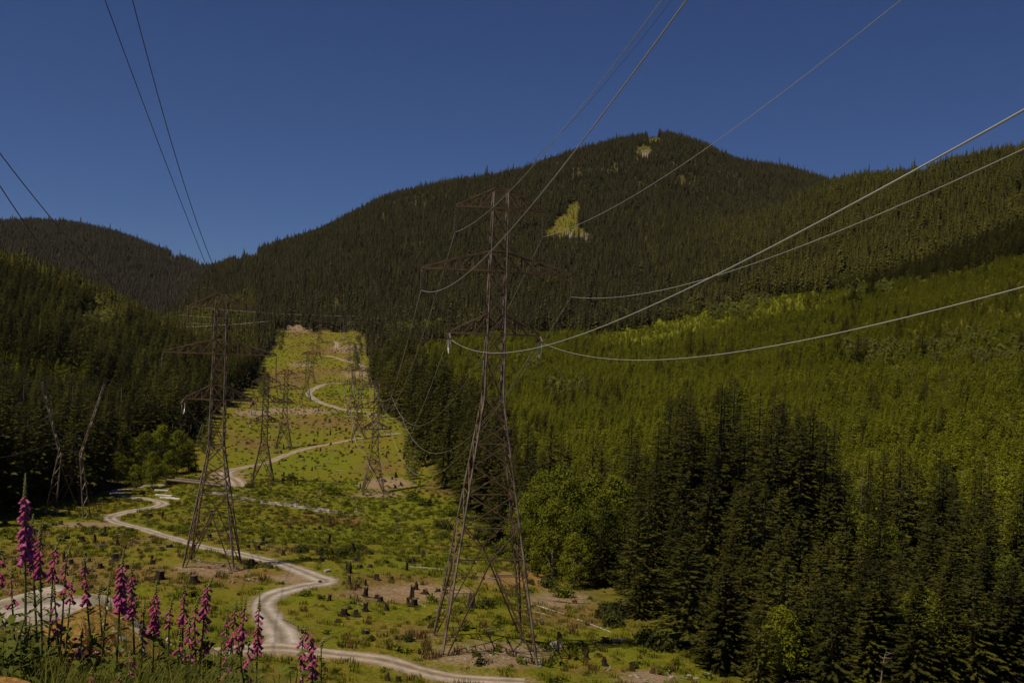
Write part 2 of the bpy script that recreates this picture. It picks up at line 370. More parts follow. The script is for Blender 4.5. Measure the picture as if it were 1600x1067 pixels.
def fox_material():
    m, nt, b, out = new_mat('foxglove_petals')
    oi = nt.nodes.new('ShaderNodeObjectInfo'); geo = nt.nodes.new('ShaderNodeNewGeometry')
    n = noise(nt, geo.outputs['Position'], 25, 2)
    r = ramp(nt, n.outputs['Fac'], [(0.3, (0.28, 0.033, 0.125)), (0.7, (0.58, 0.165, 0.32))])
    c = mixc(nt, oi.outputs['Random'], r.outputs[0], (0.40, 0.06, 0.17))
    nt.links.new(c, b.inputs['Base Color']); b.inputs['Roughness'].default_value = 0.5
    t = nt.nodes.new('ShaderNodeBsdfTranslucent'); nt.links.new(c, t.inputs[0])
    mx = nt.nodes.new('ShaderNodeMixShader'); mx.inputs[0].default_value = 0.3
    nt.links.new(b.outputs[0], mx.inputs[1]); nt.links.new(t.outputs[0], mx.inputs[2]); nt.links.new(mx.outputs[0], out.inputs[0])
    return m
M['petal'] = fox_material()
M['petal_white'] = simple('white_petals', (0.50, 0.46, 0.38), (0.36, 0.30, 0.24), 20)
M['bud'] = simple('foxglove_buds', (0.27, 0.27, 0.08), (0.15, 0.13, 0.05), 20)

def ground_material():
    m, nt, b, out = new_mat('valley_ground')
    geo = nt.nodes.new('ShaderNodeNewGeometry'); P = geo.outputs['Position']
    at = nt.nodes.new('ShaderNodeAttribute'); at.attribute_name = 'mask'
    sep = nt.nodes.new('ShaderNodeSeparateColor'); nt.links.new(at.outputs['Color'], sep.inputs[0])
    at2 = nt.nodes.new('ShaderNodeAttribute'); at2.attribute_name = 'mask_two'
    sep2 = nt.nodes.new('ShaderNodeSeparateColor'); nt.links.new(at2.outputs['Color'], sep2.inputs[0])
    n1 = noise(nt, P, 0.045, 6, 0.65); n2 = noise(nt, P, 0.35, 6, 0.7); n3 = noise(nt, P, 2.2, 5, 0.7); n4 = noise(nt, P, 0.011, 4)
    g = ramp(nt, n1.outputs['Fac'], [(0.30, (0.075, 0.085, 0.006)), (0.43, (0.165, 0.178, 0.009)), (0.53, (0.19, 0.168, 0.012)), (0.62, (0.24, 0.155, 0.035)), (0.74, (0.33, 0.20, 0.08))])
    g2 = ramp(nt, n2.outputs['Fac'], [(0.32, (0.045, 0.050, 0.006)), (0.47, (0.155, 0.168, 0.009)), (0.57, (0.20, 0.145, 0.02)), (0.68, (0.32, 0.20, 0.08))])
    gr = mixc(nt, 0.5, g.outputs[0], g2.outputs[0])
    dk = ramp(nt, n3.outputs['Fac'], [(0.30, (0.35, 0.35, 0.35)), (0.55, (1, 1, 1))])
    gr = mixc(nt, 1.0, gr, dk.outputs[0], 'MULTIPLY')
    lu = ramp(nt, n3.outputs['Fac'], [(0.3, (0.07, 0.085, 0.006)), (0.6, (0.172, 0.178, 0.010))])
    br = ramp(nt, n3.outputs['Fac'], [(0.3, (0.055, 0.032, 0.012)), (0.5, (0.17, 0.10, 0.035)), (0.7, (0.28, 0.18, 0.09))])
    gr = mixc(nt, sep2.outputs[1], gr, lu.outputs[0]); gr = mixc(nt, sep2.outputs[2], gr, br.outputs[0])
    fl = ramp(nt, n2.outputs['Fac'], [(0.35, (0.045, 0.038, 0.012)), (0.65, (0.10, 0.08, 0.025))])
    base = mixc(nt, sep.outputs[0], fl.outputs[0], gr)
    dr = ramp(nt, n3.outputs['Fac'], [(0.28, (0.11, 0.065, 0.035)), (0.5, (0.27, 0.185, 0.12)), (0.7, (0.40, 0.31, 0.23))])
    dm = N(nt, 'ShaderNodeMath', operation='MULTIPLY_ADD'); dm.inputs[2].default_value = -0.35; dm.use_clamp = True
    nt.links.new(sep.outputs[1], dm.inputs[0]); 
    nm = N(nt, 'ShaderNodeMath', operation='MULTIPLY_ADD'); nm.inputs[1].default_value = 2.2; nm.inputs[2].default_value = 0.1
    nt.links.new(n2.outputs['Fac'], nm.inputs[0]); nt.links.new(nm.outputs[0], dm.inputs[1])
    base = mixc(nt, dm.outputs[0], base, dr.outputs[0])
    og = ramp(nt, n3.outputs['Fac'], [(0.3, (0.12, 0.07, 0.02)), (0.5, (0.27, 0.155, 0.036)), (0.7, (0.36, 0.235, 0.09))])
    base = mixc(nt, sep.outputs[2], base, og.outputs[0])
    rk = ramp(nt, n3.outputs['Fac'], [(0.3, (0.14, 0.11, 0.10)), (0.7, (0.36, 0.30, 0.27))])
    base = mixc(nt, sep2.outputs[0], base, rk.outputs[0])
    nt.links.new(base, b.inputs['Base Color']); b.inputs['Roughness'].default_value = 0.95
    b.inputs['Specular IOR Level'].default_value = 0.1
    bp = nt.nodes.new('ShaderNodeBump'); bp.inputs['Strength'].default_value = 0.7; bp.inputs['Distance'].default_value = 0.5
    ad = N(nt, 'ShaderNodeMath', operation='ADD'); nt.links.new(n2.outputs['Fac'], ad.inputs[0]); nt.links.new(n3.outputs['Fac'], ad.inputs[1])
    nt.links.new(ad.outputs[0], bp.inputs['Height']); nt.links.new(bp.outputs[0], b.inputs['Normal'])
    return m
def road_material(name, base, edge):
    m, nt, b, out = new_mat(name)
    geo = nt.nodes.new('ShaderNodeNewGeometry'); P = geo.outputs['Position']
    at = nt.nodes.new('ShaderNodeAttribute'); at.attribute_name = 'across'
    n1 = noise(nt, P, 0.5, 6, 0.7); n2 = noise(nt, P, 6.0, 4, 0.7)
    a = N(nt, 'ShaderNodeMath', operation='ABSOLUTE'); nt.links.new(at.outputs['Fac'], a.inputs[0])
    r = ramp(nt, a.outputs[0], [(0.0, (base[0] * 0.55, base[1] * 0.52, base[2] * 0.38)), (0.2, tuple(x * 0.72 for x in base)), (0.42, tuple(x * 1.08 for x in base)), (0.6, tuple(x * 0.95 for x in base)), (0.75, tuple(x * 0.72 for x in base)), (1.0, edge)])
    s = ramp(nt, n1.outputs['Fac'], [(0.3, (0.62, 0.60, 0.56)), (0.65, (1.12, 1.1, 1.08))])
    c = mixc(nt, 1.0, r.outputs[0], s.outputs[0], 'MULTIPLY')
    s2 = ramp(nt, n2.outputs['Fac'], [(0.3, (0.7, 0.7, 0.7)), (0.7, (1.1, 1.1, 1.1))])
    c = mixc(nt, 1.0, c, s2.outputs[0], 'MULTIPLY')
    nt.links.new(c, b.inputs['Base Color']); b.inputs['Roughness'].default_value = 0.95
    return m
def water_material():
    m, nt, b, out = new_mat('creek_water')
    geo = nt.nodes.new('ShaderNodeNewGeometry')
    n = noise(nt, geo.outputs['Position'], 0.9, 4)
    r = ramp(nt, n.outputs['Fac'], [(0.40, (0.16, 0.13, 0.11)), (0.58, (0.62, 0.54, 0.48))])
    nt.links.new(r.outputs[0], b.inputs['Base Color']); b.inputs['Roughness'].default_value = 0.15
    b.inputs['Specular IOR Level'].default_value = 0.5
    bp = nt.nodes.new('ShaderNodeBump'); bp.inputs['Strength'].default_value = 0.5
    nt.links.new(n.outputs['Fac'], bp.inputs['Height']); nt.links.new(bp.outputs[0], b.inputs['Normal'])
    return m

# ------------------------------------------------------------------ object helpers
def tag(o, label=None, cat=None, group=None, kind=None):
    if label: o['label'] = label
    if cat: o['category'] = cat
    if group: o['group'] = group
    if kind: o['kind'] = kind
    return o
def empty(name, loc=(0, 0, 0), rz=0):
    o = bpy.data.objects.new(name, None); o.empty_display_size = 0.5
    o.location = loc; o.rotation_euler = (0, 0, rz); col.objects.link(o)
    return o
class MB:
    def __init__(s): s.v = []; s.f = []; s.m = []
    def poly(s, pts, mi=0):
        n = len(s.v); s.v.extend([tuple(p) for p in pts]); s.f.append(tuple(range(n, n + len(pts)))); s.m.append(mi)
    def bar(s, p, q, w, mi=0, w2=None):
        p = Vector(p); q = Vector(q); d = q - p
        if d.length < 1e-6: return
        d.normalize()
        a = d.orthogonal() if abs(d.z) > 0.95 else d.cross(Vector((0, 0, 1)))
        a.normalize(); b = d.cross(a); w2 = w2 or w
        n = len(s.v)
        for c, ww in ((p, w), (q, w2)):
            for i, j in ((-1, -1), (1, -1), (1, 1), (-1, 1)):
                s.v.append(tuple(c + a * (i * ww / 2) + b * (j * ww / 2)))
        for f in ((0, 1, 5, 4), (1, 2, 6, 5), (2, 3, 7, 6), (3, 0, 4, 7), (3, 2, 1, 0), (4, 5, 6, 7)):
            s.f.append(tuple(n + k for k in f)); s.m.append(mi)
    def box(s, lo, hi, mi=0):
        n = len(s.v)
        for z in (lo[2], hi[2]):
            for x, y in ((lo[0], lo[1]), (hi[0], lo[1]), (hi[0], hi[1]), (lo[0], hi[1])): s.v.append((x, y, z))
        for f in ((0, 1, 5, 4), (1, 2, 6, 5), (2, 3, 7, 6), (3, 0, 4, 7), (3, 2, 1, 0), (4, 5, 6, 7)):
            s.f.append(tuple(n + k for k in f)); s.m.append(mi)
    def tube(s, pts, rad, sides=6, mi=0, cap=True):
        pts = [Vector(p) for p in pts]; n0 = len(s.v); a = None
        for i, p in enumerate(pts):
            d = (pts[min(i + 1, len(pts) - 1)] - pts[max(i - 1, 0)]).normalized()
            if a is None: a = d.orthogonal().normalized()
            a = (a - d * a.dot(d)).normalized(); b = d.cross(a)
            r = rad[i] if hasattr(rad, '__len__') else rad
            for k in range(sides):
                t = 2 * math.pi * k / sides
                s.v.append(tuple(p + a * (r * math.cos(t)) + b * (r * math.sin(t))))
        for i in range(len(pts) - 1):
            for k in range(sides):
                k2 = (k + 1) % sides
                s.f.append((n0 + i * sides + k, n0 + i * sides + k2, n0 + (i + 1) * sides + k2, n0 + (i + 1) * sides + k)); s.m.append(mi)
        if cap:
            s.f.append(tuple(n0 + k for k in reversed(range(sides)))); s.m.append(mi)
            e = n0 + (len(pts) - 1) * sides
            s.f.append(tuple(e + k for k in range(sides))); s.m.append(mi)
    def mesh(s, name, mats, smooth=False):
        me = bpy.data.meshes.new(name); me.from_pydata(s.v, [], s.f)
        for m in (mats if isinstance(mats, (list, tuple)) else [mats]): me.materials.append(m)
        me.polygons.foreach_set('material_index', s.m)
        if smooth: me.polygons.foreach_set('use_smooth', [True] * len(s.f))
        me.update(); return me
    def build(s, name, mats, parent=None, smooth=False, link=True):
        o = bpy.data.objects.new(name, s.mesh(name, mats, smooth))
        if link: col.objects.link(o)
        if parent: o.parent = parent
        return o
def place(name, mesh, parent=None):
    o = bpy.data.objects.new(name, mesh); col.objects.link(o)
    if parent: o.parent = parent
    return o

# ------------------------------------------------------------------ ground sheet
def build_ground():
    verts = np.stack([GX, GY, GZ], -1).reshape(-1, 3)
    idx = np.arange(NU * NV).reshape(NV, NU)
    q = np.stack([idx[:-1, :-1], idx[:-1, 1:], idx[1:, 1:], idx[1:, :-1]], -1).reshape(-1, 4)
    me = bpy.data.meshes.new('ground')
    me.vertices.add(len(verts)); me.vertices.foreach_set('co', verts.ravel())
    me.loops.add(q.size); me.loops.foreach_set('vertex_index', q.ravel().astype(np.int32))
    me.polygons.add(len(q)); me.polygons.foreach_set('loop_start', np.arange(0, q.size, 4, dtype=np.int32))
    me.polygons.foreach_set('use_smooth', np.ones(len(q), bool))
    me.update(calc_edges=True); me.validate()
    for nm, chans in (('mask', (GRASSM, dirt, orange)), ('mask_two', (rocky, lush, brown))):
        a = me.attributes.new(nm, 'FLOAT_COLOR', 'POINT')
        c = np.stack([chans[0], chans[1], chans[2], np.ones_like(chans[0])], -1).reshape(-1, 4)
        a.data.foreach_set('color', c.ravel().astype(np.float32))
    me.materials.append(ground_material())
    o = bpy.data.objects.new('ground', me); col.objects.link(o)
    tag(o, 'wide olive green valley floor and hillsides under the forest', kind='structure')
build_ground()

def ribbon(name, L, mat, lift, label, jag=0.34, follow=False):
    n = len(L); K = 9
    T = np.gradient(L[:, :2], axis=0); T /= np.linalg.norm(T, axis=1)[:, None] + 1e-9
    Nn = np.c_[-T[:, 1], T[:, 0]]
    V = []; A = []
    for i in range(n):
        for k in range(K):
            t = -1 + 2 * k / (K - 1)
            w = L[i, 3] / 2 * (1 + jag * (float(vnoise(np.array([i * 0.35 + (40 if t < 0 else 0)]), np.array([3.3]), 9)[0]) - 0.5) * 2 * abs(t))
            x, y = L[i, 0] + Nn[i, 0] * w * t, L[i, 1] + Nn[i, 1] * w * t
            g = gz(x, y)
            V.append((x, y, (g + lift if follow else max(g + lift, L[i, 2] * 0.7 + g * 0.3 - 0.02)) if abs(t) < 0.99 else g - 0.05)); A.append(t)
    Fc = [(i * K + k, i * K + k + 1, (i + 1) * K + k + 1, (i + 1) * K + k) for i in range(n - 1) for k in range(K - 1)]
    me = bpy.data.meshes.new(name); me.from_pydata(V, [], Fc); me.materials.append(mat)
    me.polygons.foreach_set('use_smooth', [True] * len(Fc))
    a = me.attributes.new('across', 'FLOAT', 'POINT'); a.data.foreach_set('value', A)
    o = bpy.data.objects.new(name, me); col.objects.link(o)
    tag(o, label, kind='structure')
    return o
mroad = road_material('gravel_road', (0.415, 0.365, 0.325), (0.26, 0.20, 0.09))
mroad2 = road_material('dirt_road', (0.41, 0.335, 0.275), (0.27, 0.20, 0.09))
RL = ['pale gravel track along the foot of the near tower', 'grey gravel road winding in hairpins through the clearing to the bridge',
      'dusty road climbing away beyond the creek', 'grey road bend halfway up the far clearing', 'far pinkish track near the top of the clearing', 'short far track below the forest',
      'grey gravel road over the crest behind the foxgloves']
for i, L in enumerate(road_lines):
    ribbon('gravel_road', L, mroad if i in (1, 3, 6) else mroad2, 0.05 if i < 3 else 0.13 if i == 6 else 0.12, RL[i], follow=(i == 6))
# creek
cr = [hit(px, py, 80) for px, py in ((330, 768), (365, 775), (400, 782), (440, 787), (480, 793), (520, 800), (560, 806))]
CL = resample(catmull([(p[0], p[1], p[2], 3.4) for p in cr], 10), 1.5)
CL[:, 3] = 6.0 + 2.5 * fbm(np.arange(len(CL)) * 0.25, np.zeros(len(CL)), 4)
CL[:, 2] -= 0.1
ribbon('creek', CL, water_material(), 0.06, 'pale stony creek crossing the clearing below the bridge', 0.5)

# ------------------------------------------------------------------ plants: meshes
def conifer_mesh(seed, H, Rad, base=0.08, whorl=0.5, steps=7, nb=6, leaf=1.0, droop=0.25, trunk_mi=None, gap=0.1):
    """returns crown builder, trunk builder; needle sprays are small leaf shaped faces along drooping branches"""
    r = random.Random(seed); mb = MB(); tr = MB()
    tr.tube([(0, 0, -0.6), (0, 0, H * 0.3), (0, 0, H * 0.7), (0, 0, H * 0.985)], [H * 0.016, H * 0.012, H * 0.006, 0.02], 6)
    z = H * base; phase = r.random() * 6
    while z < H * 0.985:
        t = (z / H - base) / (1 - base)
        L0 = Rad * (1 - t) ** 0.70 * (0.55 + 0.45 * min(1, t * 6 + 0.35)) + 0.016 * H * (1 - 0.5 * t)
        n = max(4, int(nb * (0.7 + 0.3 * (1 - t)) + 0.5))
        for k in range(n):
            if r.random() < gap: continue
            az = phase + 2 * math.pi * k / n + r.uniform(-0.35, 0.35)
            L = L0 * r.uniform(0.62, 1.18)
            dx, dy = math.cos(az), math.sin(az)
            up = 0.30 * t + 0.08 - 0.25 * (1 - t) + r.uniform(-0.1, 0.1)
            zz = z + r.uniform(-0.3, 0.3) * whorl
            ns = max(2, int(steps * (0.35 + 0.65 * L / Rad) + 0.5))
            for i in range(ns):
                s = 0.18 + 0.82 * (i + r.uniform(0, 0.8)) / ns
                p = Vector((dx * L * s, dy * L * s, zz + L * (up * s - droop * s * s + 0.10 * s ** 4)))
                ln = leaf * (0.26 * L * (1.15 - 0.7 * s) + 0.16 + 0.15 * t) * r.uniform(0.7, 1.2)
                for sd in (-1, 1):
                    a2 = az + sd * r.uniform(0.5, 1.0)
                    d = Vector((math.cos(a2), math.sin(a2), r.uniform(-0.55, 0.08))).normalized()
                    sw = d.cross(Vector((r.uniform(-0.4, 0.4), r.uniform(-0.4, 0.4), 1))).normalized() * (ln * r.uniform(0.17, 0.28))
                    mb.poly([p, p + d * ln * 0.45 + sw, p + d * ln, p + d * ln * 0.5 - sw])
            p0 = Vector((dx * L * 0.6, dy * L * 0.6, zz + L * (up * .6 - droop * .36 + 0.013)))
            p1 = Vector((dx * L * 1.08, dy * L * 1.08, zz + L * (up * 1.05 - droop + 0.10)))
            sw = Vector((-dy, dx, 0.2)) * (0.10 * L + 0.05) * leaf
            mb.poly([p0, (p0 + p1) / 2 + sw, p1, (p0 + p1) / 2 - sw])
        phase += 1.1; z += whorl * (0.75 + 0.5 * r.random()) * (0.6 + 0.4 * (1 - t))
    for k in range(4):
        a = k * 1.57; mb.poly([(0, 0, H * 0.955), (0.12 * math.cos(a), 0.12 * math.sin(a), H * 0.96), (0, 0, H * 1.01)])
    return mb, tr
def far_conifer(seed, H, Rad, tiers=11, sides=7, mat=None):
    r = random.Random(seed); mb = MB()
    base = r.uniform(0.06, 0.2)
    mb.tube([(0, 0, -1), (0, 0, H * 0.9)], [H * 0.014, 0.03], 4, mi=1)
    for i in range(tiers):
        t = i / tiers
        z = H * (base + (1 - base) * t)
        L0 = Rad * (1 - t) ** 0.85 * r.uniform(0.85, 1.12) * (0.7 if i == 0 else 1) + 0.1
        dz = H * (1 - base) / tiers
        ph = r.random() * 6
        for k in range(sides):
            a = ph + 2 * math.pi * k / sides + r.uniform(-0.25, 0.25); L = L0 * r.uniform(0.6, 1.25)
            wd = 2.4 * L / sides
            tip = Vector((math.cos(a) * L, math.sin(a) * L, z - dz * r.uniform(0.1, 0.6)))
            sd = Vector((-math.sin(a), math.cos(a), r.uniform(-0.3, 0.3))) * wd
            top = Vector((0, 0, z + dz * r.uniform(0.7, 1.2))); mid = tip * 0.55 + top * 0.45
            mb.poly([top, mid - sd, tip, mid + sd])
    mb.poly([(0.15, 0, H * 0.93), (-0.1, 0.1, H * 0.93), (0, 0, H * 1.02)]); mb.poly([(0, 0.15, H * 0.93), (0, -0.15, H * 0.93), (0, 0, H * 1.02)])
    return mb
def broadleaf_mesh(seed, H, Rad, clumps=80, leaves=70, leaf=0.32, lowz=0.12):
    r = random.Random(seed); mb = MB(); tr = MB()
    tr.tube([(0, 0, -0.5), (0.1, 0, H * 0.3), (0.0, 0.15, H * 0.62), (0.1, 0.1, H * 0.9)], [H * 0.016, H * 0.012, H * 0.008, 0.03], 7)
    cs = []
    for i in range(clumps):
        t = r.random() ** 0.8; z = H * (lowz + (0.97 - lowz) * t)
        env = math.sin(math.pi * min(1, (0.12 + 0.88 * t)) ** 0.85) ** 0.6
        a = r.random() * 6.283; rr = Rad * env * r.random() ** 0.45 * r.uniform(0.75, 1.12)
        cs.append(Vector((math.cos(a) * rr, math.sin(a) * rr, z)))
    for c in cs[::3]:
        h = max(H * 0.08, c.z - (c.xy.length) * 0.9)
        tr.tube([(0, 0, h), (c.x * 0.5, c.y * 0.5, h + (c.z - h) * 0.6), tuple(c)], [H * 0.005, H * 0.003, 0.015], 4, cap=False)
    for c in cs:
        cr_ = Rad * r.uniform(0.16, 0.34)
        for k in range(leaves):
            d = Vector((r.gauss(0, 1), r.gauss(0, 1), r.gauss(0, 0.75))).normalized() * cr_ * r.random() ** 0.4
            p = c + d
            nrm = (d.normalized() * 0.7 + Vector((r.gauss(0, .5), r.gauss(0, .5), 0.6 + r.gauss(0, .4)))).normalized()
            a = nrm.orthogonal().normalized(); a = Matrix.Rotation(r.random() * 6.28, 3, nrm) @ a; b = nrm.cross(a)
            s = leaf * r.uniform(0.6, 1.3)
            mb.poly([p - a * s * 0.6, p - b * s * 0.4, p + a * s * 0.6, p + b * s * 0.4])
    return mb, tr
def shrub_mesh(seed, Rad, H, n=260, leaf=0.16, upright=0.0):
    r = random.Random(seed); mb = MB()
    lobes = [(r.uniform(-.5, .5) * Rad, r.uniform(-.5, .5) * Rad, r.uniform(0.4, 0.75)) for _ in range(6)]
    for i in range(n):
        lx, ly, lr = r.choice(lobes)
        d = Vector((r.gauss(0, 1), r.gauss(0, 1), abs(r.gauss(0, 1)))).normalized() * r.random() ** 0.35
        p = Vector((lx + d.x * Rad * lr, ly + d.y * Rad * lr, d.z * H * (0.7 + 0.4 * lr)))
        nrm = (d + Vector((r.gauss(0, .5), r.gauss(0, .5), r.gauss(0.4, .5)))).normalized()
        a = nrm.orthogonal().normalized(); a = Matrix.Rotation(r.random() * 6.28, 3, nrm) @ a; b = nrm.cross(a)
        s = leaf * r.uniform(0.6, 1.4)
        mb.poly([p - a * s * 0.7, p - b * s * 0.38, p + a * s * 0.7, p + b * s * 0.38])
    for i in range(7):
        a = r.random() * 6.28; q = Vector((math.cos(a) * Rad * .5, math.sin(a) * Rad * .5, H * r.uniform(.5, .9)))
        mb.tube([(0, 0, -0.15), tuple(q * 0.5 + Vector((0, 0, .08 * H))), tuple(q)], [0.02, 0.014, 0.006], 3, cap=False, mi=1)
    return mb
def tuft_mesh(seed, n, h0, h1, w, spread):
    r = random.Random(seed); mb = MB()
    for i in range(n):
        a = r.random() * 6.28; rr = spread * math.sqrt(r.random())
        p = Vector((math.cos(a) * rr, math.sin(a) * rr, -0.05)); h = r.uniform(h0, h1)
        a2 = r.random() * 6.28; ln = h * r.uniform(0.1, 0.6)
        d = Vector((math.cos(a2), math.sin(a2), 0)); s = Vector((-d.y, d.x, 0)) * w * r.uniform(0.7, 1.3)
        m1 = p + d * ln * 0.3 + Vector((0, 0, h * 0.6)); tp = p + d * ln + Vector((0, 0, h))
        mb.poly([p - s, p + s, m1 + s * 0.75, m1 - s * 0.75]); mb.poly([m1 - s * 0.75, m1 + s * 0.75, tp])
    return mb

SRC = {}
def source(kind, objs):
    c = bpy.data.collections.new('source_' + kind)
    for o in objs: c.objects.link(o)
    SRC[kind] = c
def src_obj(name, mb, mats):
    return mb.build(name, mats, link=False)

def scatter_group():
    ng = bpy.data.node_groups.new('scatter', 'GeometryNodeTree')
    ng.interface.new_socket('Geometry', in_out='INPUT', socket_type='NodeSocketGeometry')
    ng.interface.new_socket('Collection', in_out='INPUT', socket_type='NodeSocketCollection')
    ng.interface.new_socket('Geometry', in_out='OUTPUT', socket_type='NodeSocketGeometry')
    nd = ng.nodes; lk = ng.links
    i = nd.new('NodeGroupInput'); o = nd.new('NodeGroupOutput')
    ci = nd.new('GeometryNodeCollectionInfo'); ci.inputs['Separate Children'].default_value = True; ci.inputs['Reset Children'].default_value = True
    ip = nd.new('GeometryNodeInstanceOnPoints'); ip.inputs['Pick Instance'].default_value = True
    def attr(nm, t):
        a = nd.new('GeometryNodeInputNamedAttribute'); a.data_type = t; a.inputs['Name'].default_value = nm
        return a.outputs['Attribute']
    e2r = nd.new('FunctionNodeEulerToRotation')
    lk.new(i.outputs[0], ip.inputs['Points']); lk.new(i.outputs[1], ci.inputs['Collection'])
    lk.new(ci.outputs[0], ip.inputs['Instance']); lk.new(attr('pick', 'INT'), ip.inputs['Instance Index'])
    lk.new(attr('turn', 'FLOAT_VECTOR'), e2r.inputs[0]); lk.new(e2r.outputs[0], ip.inputs['Rotation'])
    lk.new(attr('size', 'FLOAT_VECTOR'), ip.inputs['Scale'])
    lk.new(ip.outputs[0], o.inputs[0])
    return ng
NG = scatter_group()
def scatter(name, kind, P, size, pick, label, cat, tilt=0.04):
    n = len(P)
    if n == 0: return
    me = bpy.data.meshes.new(name); me.vertices.add(n); me.vertices.foreach_set('co', np.asarray(P, np.float32).ravel())
    a = me.attributes.new('pick', 'INT', 'POINT'); a.data.foreach_set('value', np.asarray(pick, np.int32))
    t = np.c_[rng.normal(0, tilt, n), rng.normal(0, tilt, n), rng.random(n) * 6.283]
    a = me.attributes.new('turn', 'FLOAT_VECTOR', 'POINT'); a.data.foreach_set('vector', t.astype(np.float32).ravel())
    a = me.attributes.new('size', 'FLOAT_VECTOR', 'POINT'); a.data.foreach_set('vector', np.asarray(size, np.float32).ravel())
    o = bpy.data.objects.new(name, me); col.objects.link(o)
    md = o.modifiers.new('scatter', 'NODES'); md.node_group = NG
    md[NG.interface.items_tree['Collection'].identifier] = SRC[kind]
    tag(o, label, cat, kind='stuff')
    return o

source('far', [src_obj('far_conifer', far_conifer(s, 24, 3.6 + 0.5 * (s % 3)), [M['needle_far'], M['bark']]) for s in range(6)])
def mid_c(s, H, Rad, mat, **k):
    mb, tr = conifer_mesh(s, H, Rad, **k)
    n = len(mb.v); mb.v += tr.v; mb.f += [tuple(i + n for i in f) for f in tr.f]; mb.m += [1] * len(tr.f)
    return src_obj('mid_conifer', mb, [mat, M['bark']])
source('lighthill', [src_obj('far_conifer', far_conifer(30 + s, 24, 4.2 + 0.5 * (s % 3), 12, 8), [M['needle_light'], M['bark']]) for s in range(6)])
source('ridge', [src_obj('far_conifer', far_conifer(20 + s, 24, 3.6 + 0.5 * (s % 3)), [M['needle_ridge'], M['bark']]) for s in range(6)])
source('farhill', [src_obj('far_conifer', far_conifer(10 + s, 24, 3.9 + 0.5 * (s % 3), 13, 8), [M['needle_mid'], M['bark']]) for s in range(6)])
source('mid', [mid_c(40 + s, 25, 4.2, M['needle'], base=0.1, whorl=0.8, steps=4, nb=6, leaf=1.7) for s in range(6)])
source('midhill', [mid_c(50 + s, 25, 4.4, M['needle_mid'], base=0.06, whorl=0.8, steps=4, nb=6, leaf=1.7) for s in range(6)])
source('young', [mid_c(60 + s, 8, 1.9, M['needle_young'], base=0.05, whorl=0.5, steps=3, nb=6, leaf=1.6) for s in range(5)])
def leaf_src(s, H, Rad, mat, clumps, leaves, leaf):
    mb, tr = broadleaf_mesh(s, H, Rad, clumps, leaves, leaf)
    n = len(mb.v); mb.v += tr.v; mb.f += [tuple(i + n for i in f) for f in tr.f]; mb.m += [1] * len(tr.f)
    return src_obj('broadleaf', mb, [mat, M['pale_bark']])
source('leafy', [leaf_src(80 + s, 12, 4.5, M['leaf_far'], 40, 22, 0.75) for s in range(4)])
cov = []
for s in range(2): cov.append(src_obj('cover', shrub_mesh(100 + s, 0.7, 0.55, 70, 0.24), [M['shrub_green'], M['bark']]))
for s in range(2): cov.append(src_obj('cover', shrub_mesh(110 + s, 0.7, 0.6, 70, 0.22), [M['shrub_dark'], M['bark']]))
for s in range(2): cov.append(src_obj('cover', tuft_mesh(120 + s, 40, 0.3, 0.9, 0.035, 0.5), [M['shrub_brown']]))
cov.append(src_obj('cover', shrub_mesh(130, 0.7, 0.6, 60, 0.22), [M['shrub_red'], M['bark']]))
def stick_mesh(seed):
    r = random.Random(seed); mb = MB()
    for i in range(16):
        a = r.random() * 3.14; x, y = r.gauss(0, .6), r.gauss(0, .45); L = r.uniform(.3, 1.3); d = Vector((math.cos(a), math.sin(a), r.uniform(-.1, .35))) * L / 2
        p = Vector((x, y, r.uniform(.03, .3))); mb.bar(p - d, p + d, r.uniform(.03, .08), i % 2)
    return mb
for s in range(3): cov.append(src_obj('cover', stick_mesh(135 + s), [M['bleached'], M['stump_cut']]))
source('cover', cov)
source('grass', [src_obj('tuft', tuft_mesh(140 + s, 34, 0.25, 0.7, 0.03, 0.6), [M['grass']]) for s in range(4)])
source('neargrass', [src_obj('tuft', tuft_mesh(150 + s, 34, 0.2, 0.62, 0.006, 0.16), [M['grass_near']]) for s in range(4)])
def weed_mesh(seed):
    r = random.Random(seed); mb = MB(); H = r.uniform(0.35, 0.8)
    mb.tube([(0, 0, -.05), (0.02, 0, H * .5), (0.03, 0.03, H)], [0.006, 0.005, 0.002], 4, cap=False)
    for i in range(24):
        t = r.random(); z = H * (0.05 + 0.95 * t); a = r.random() * 6.28; L = r.uniform(0.07, 0.2) * (1.1 - 0.6 * t)
        d = Vector((math.cos(a), math.sin(a), r.uniform(0.0, 0.7))).normalized(); s = Vector((-d.y, d.x, r.uniform(-.3, .3))) * L * 0.17
        p = Vector((0.02, 0.01, z)); q = p + d * L * 0.5 + Vector((0, 0, L * .08)); e = p + d * L + Vector((0, 0, -L * .25))
        mb.poly([p, q + s, q - s]); mb.poly([q + s, e, q - s])
    return mb
source('weed', [src_obj('weed', weed_mesh(160 + s), [M['fox_leaf']]) for s in range(6)])

# ------------------------------------------------------------------ scatter positions
def sample(Y0, Y1, u0, u1, dens):
    n = int(dens * (u1 - u0) * (Y1 ** 2 - Y0 ** 2) / 2)
    Y = np.sqrt(rng.random(n) * (Y1 ** 2 - Y0 ** 2) + Y0 ** 2); u = rng.uniform(u0, u1, n)
    x = u * Y; z = ginterp(GZ, x, Y); px, py = unpix(u, z / Y)
    return x, Y, z, px, py
def seen(x, y, z, h, margin=0.004):
    return (z + h) / y > ginterp(RUNMAX, x, y * 0.985) - margin
def scl(h, ref, n):
    s = h / ref
    return np.c_[s * rng.uniform(0.8, 1.2, n), s * rng.uniform(0.8, 1.2, n), s]

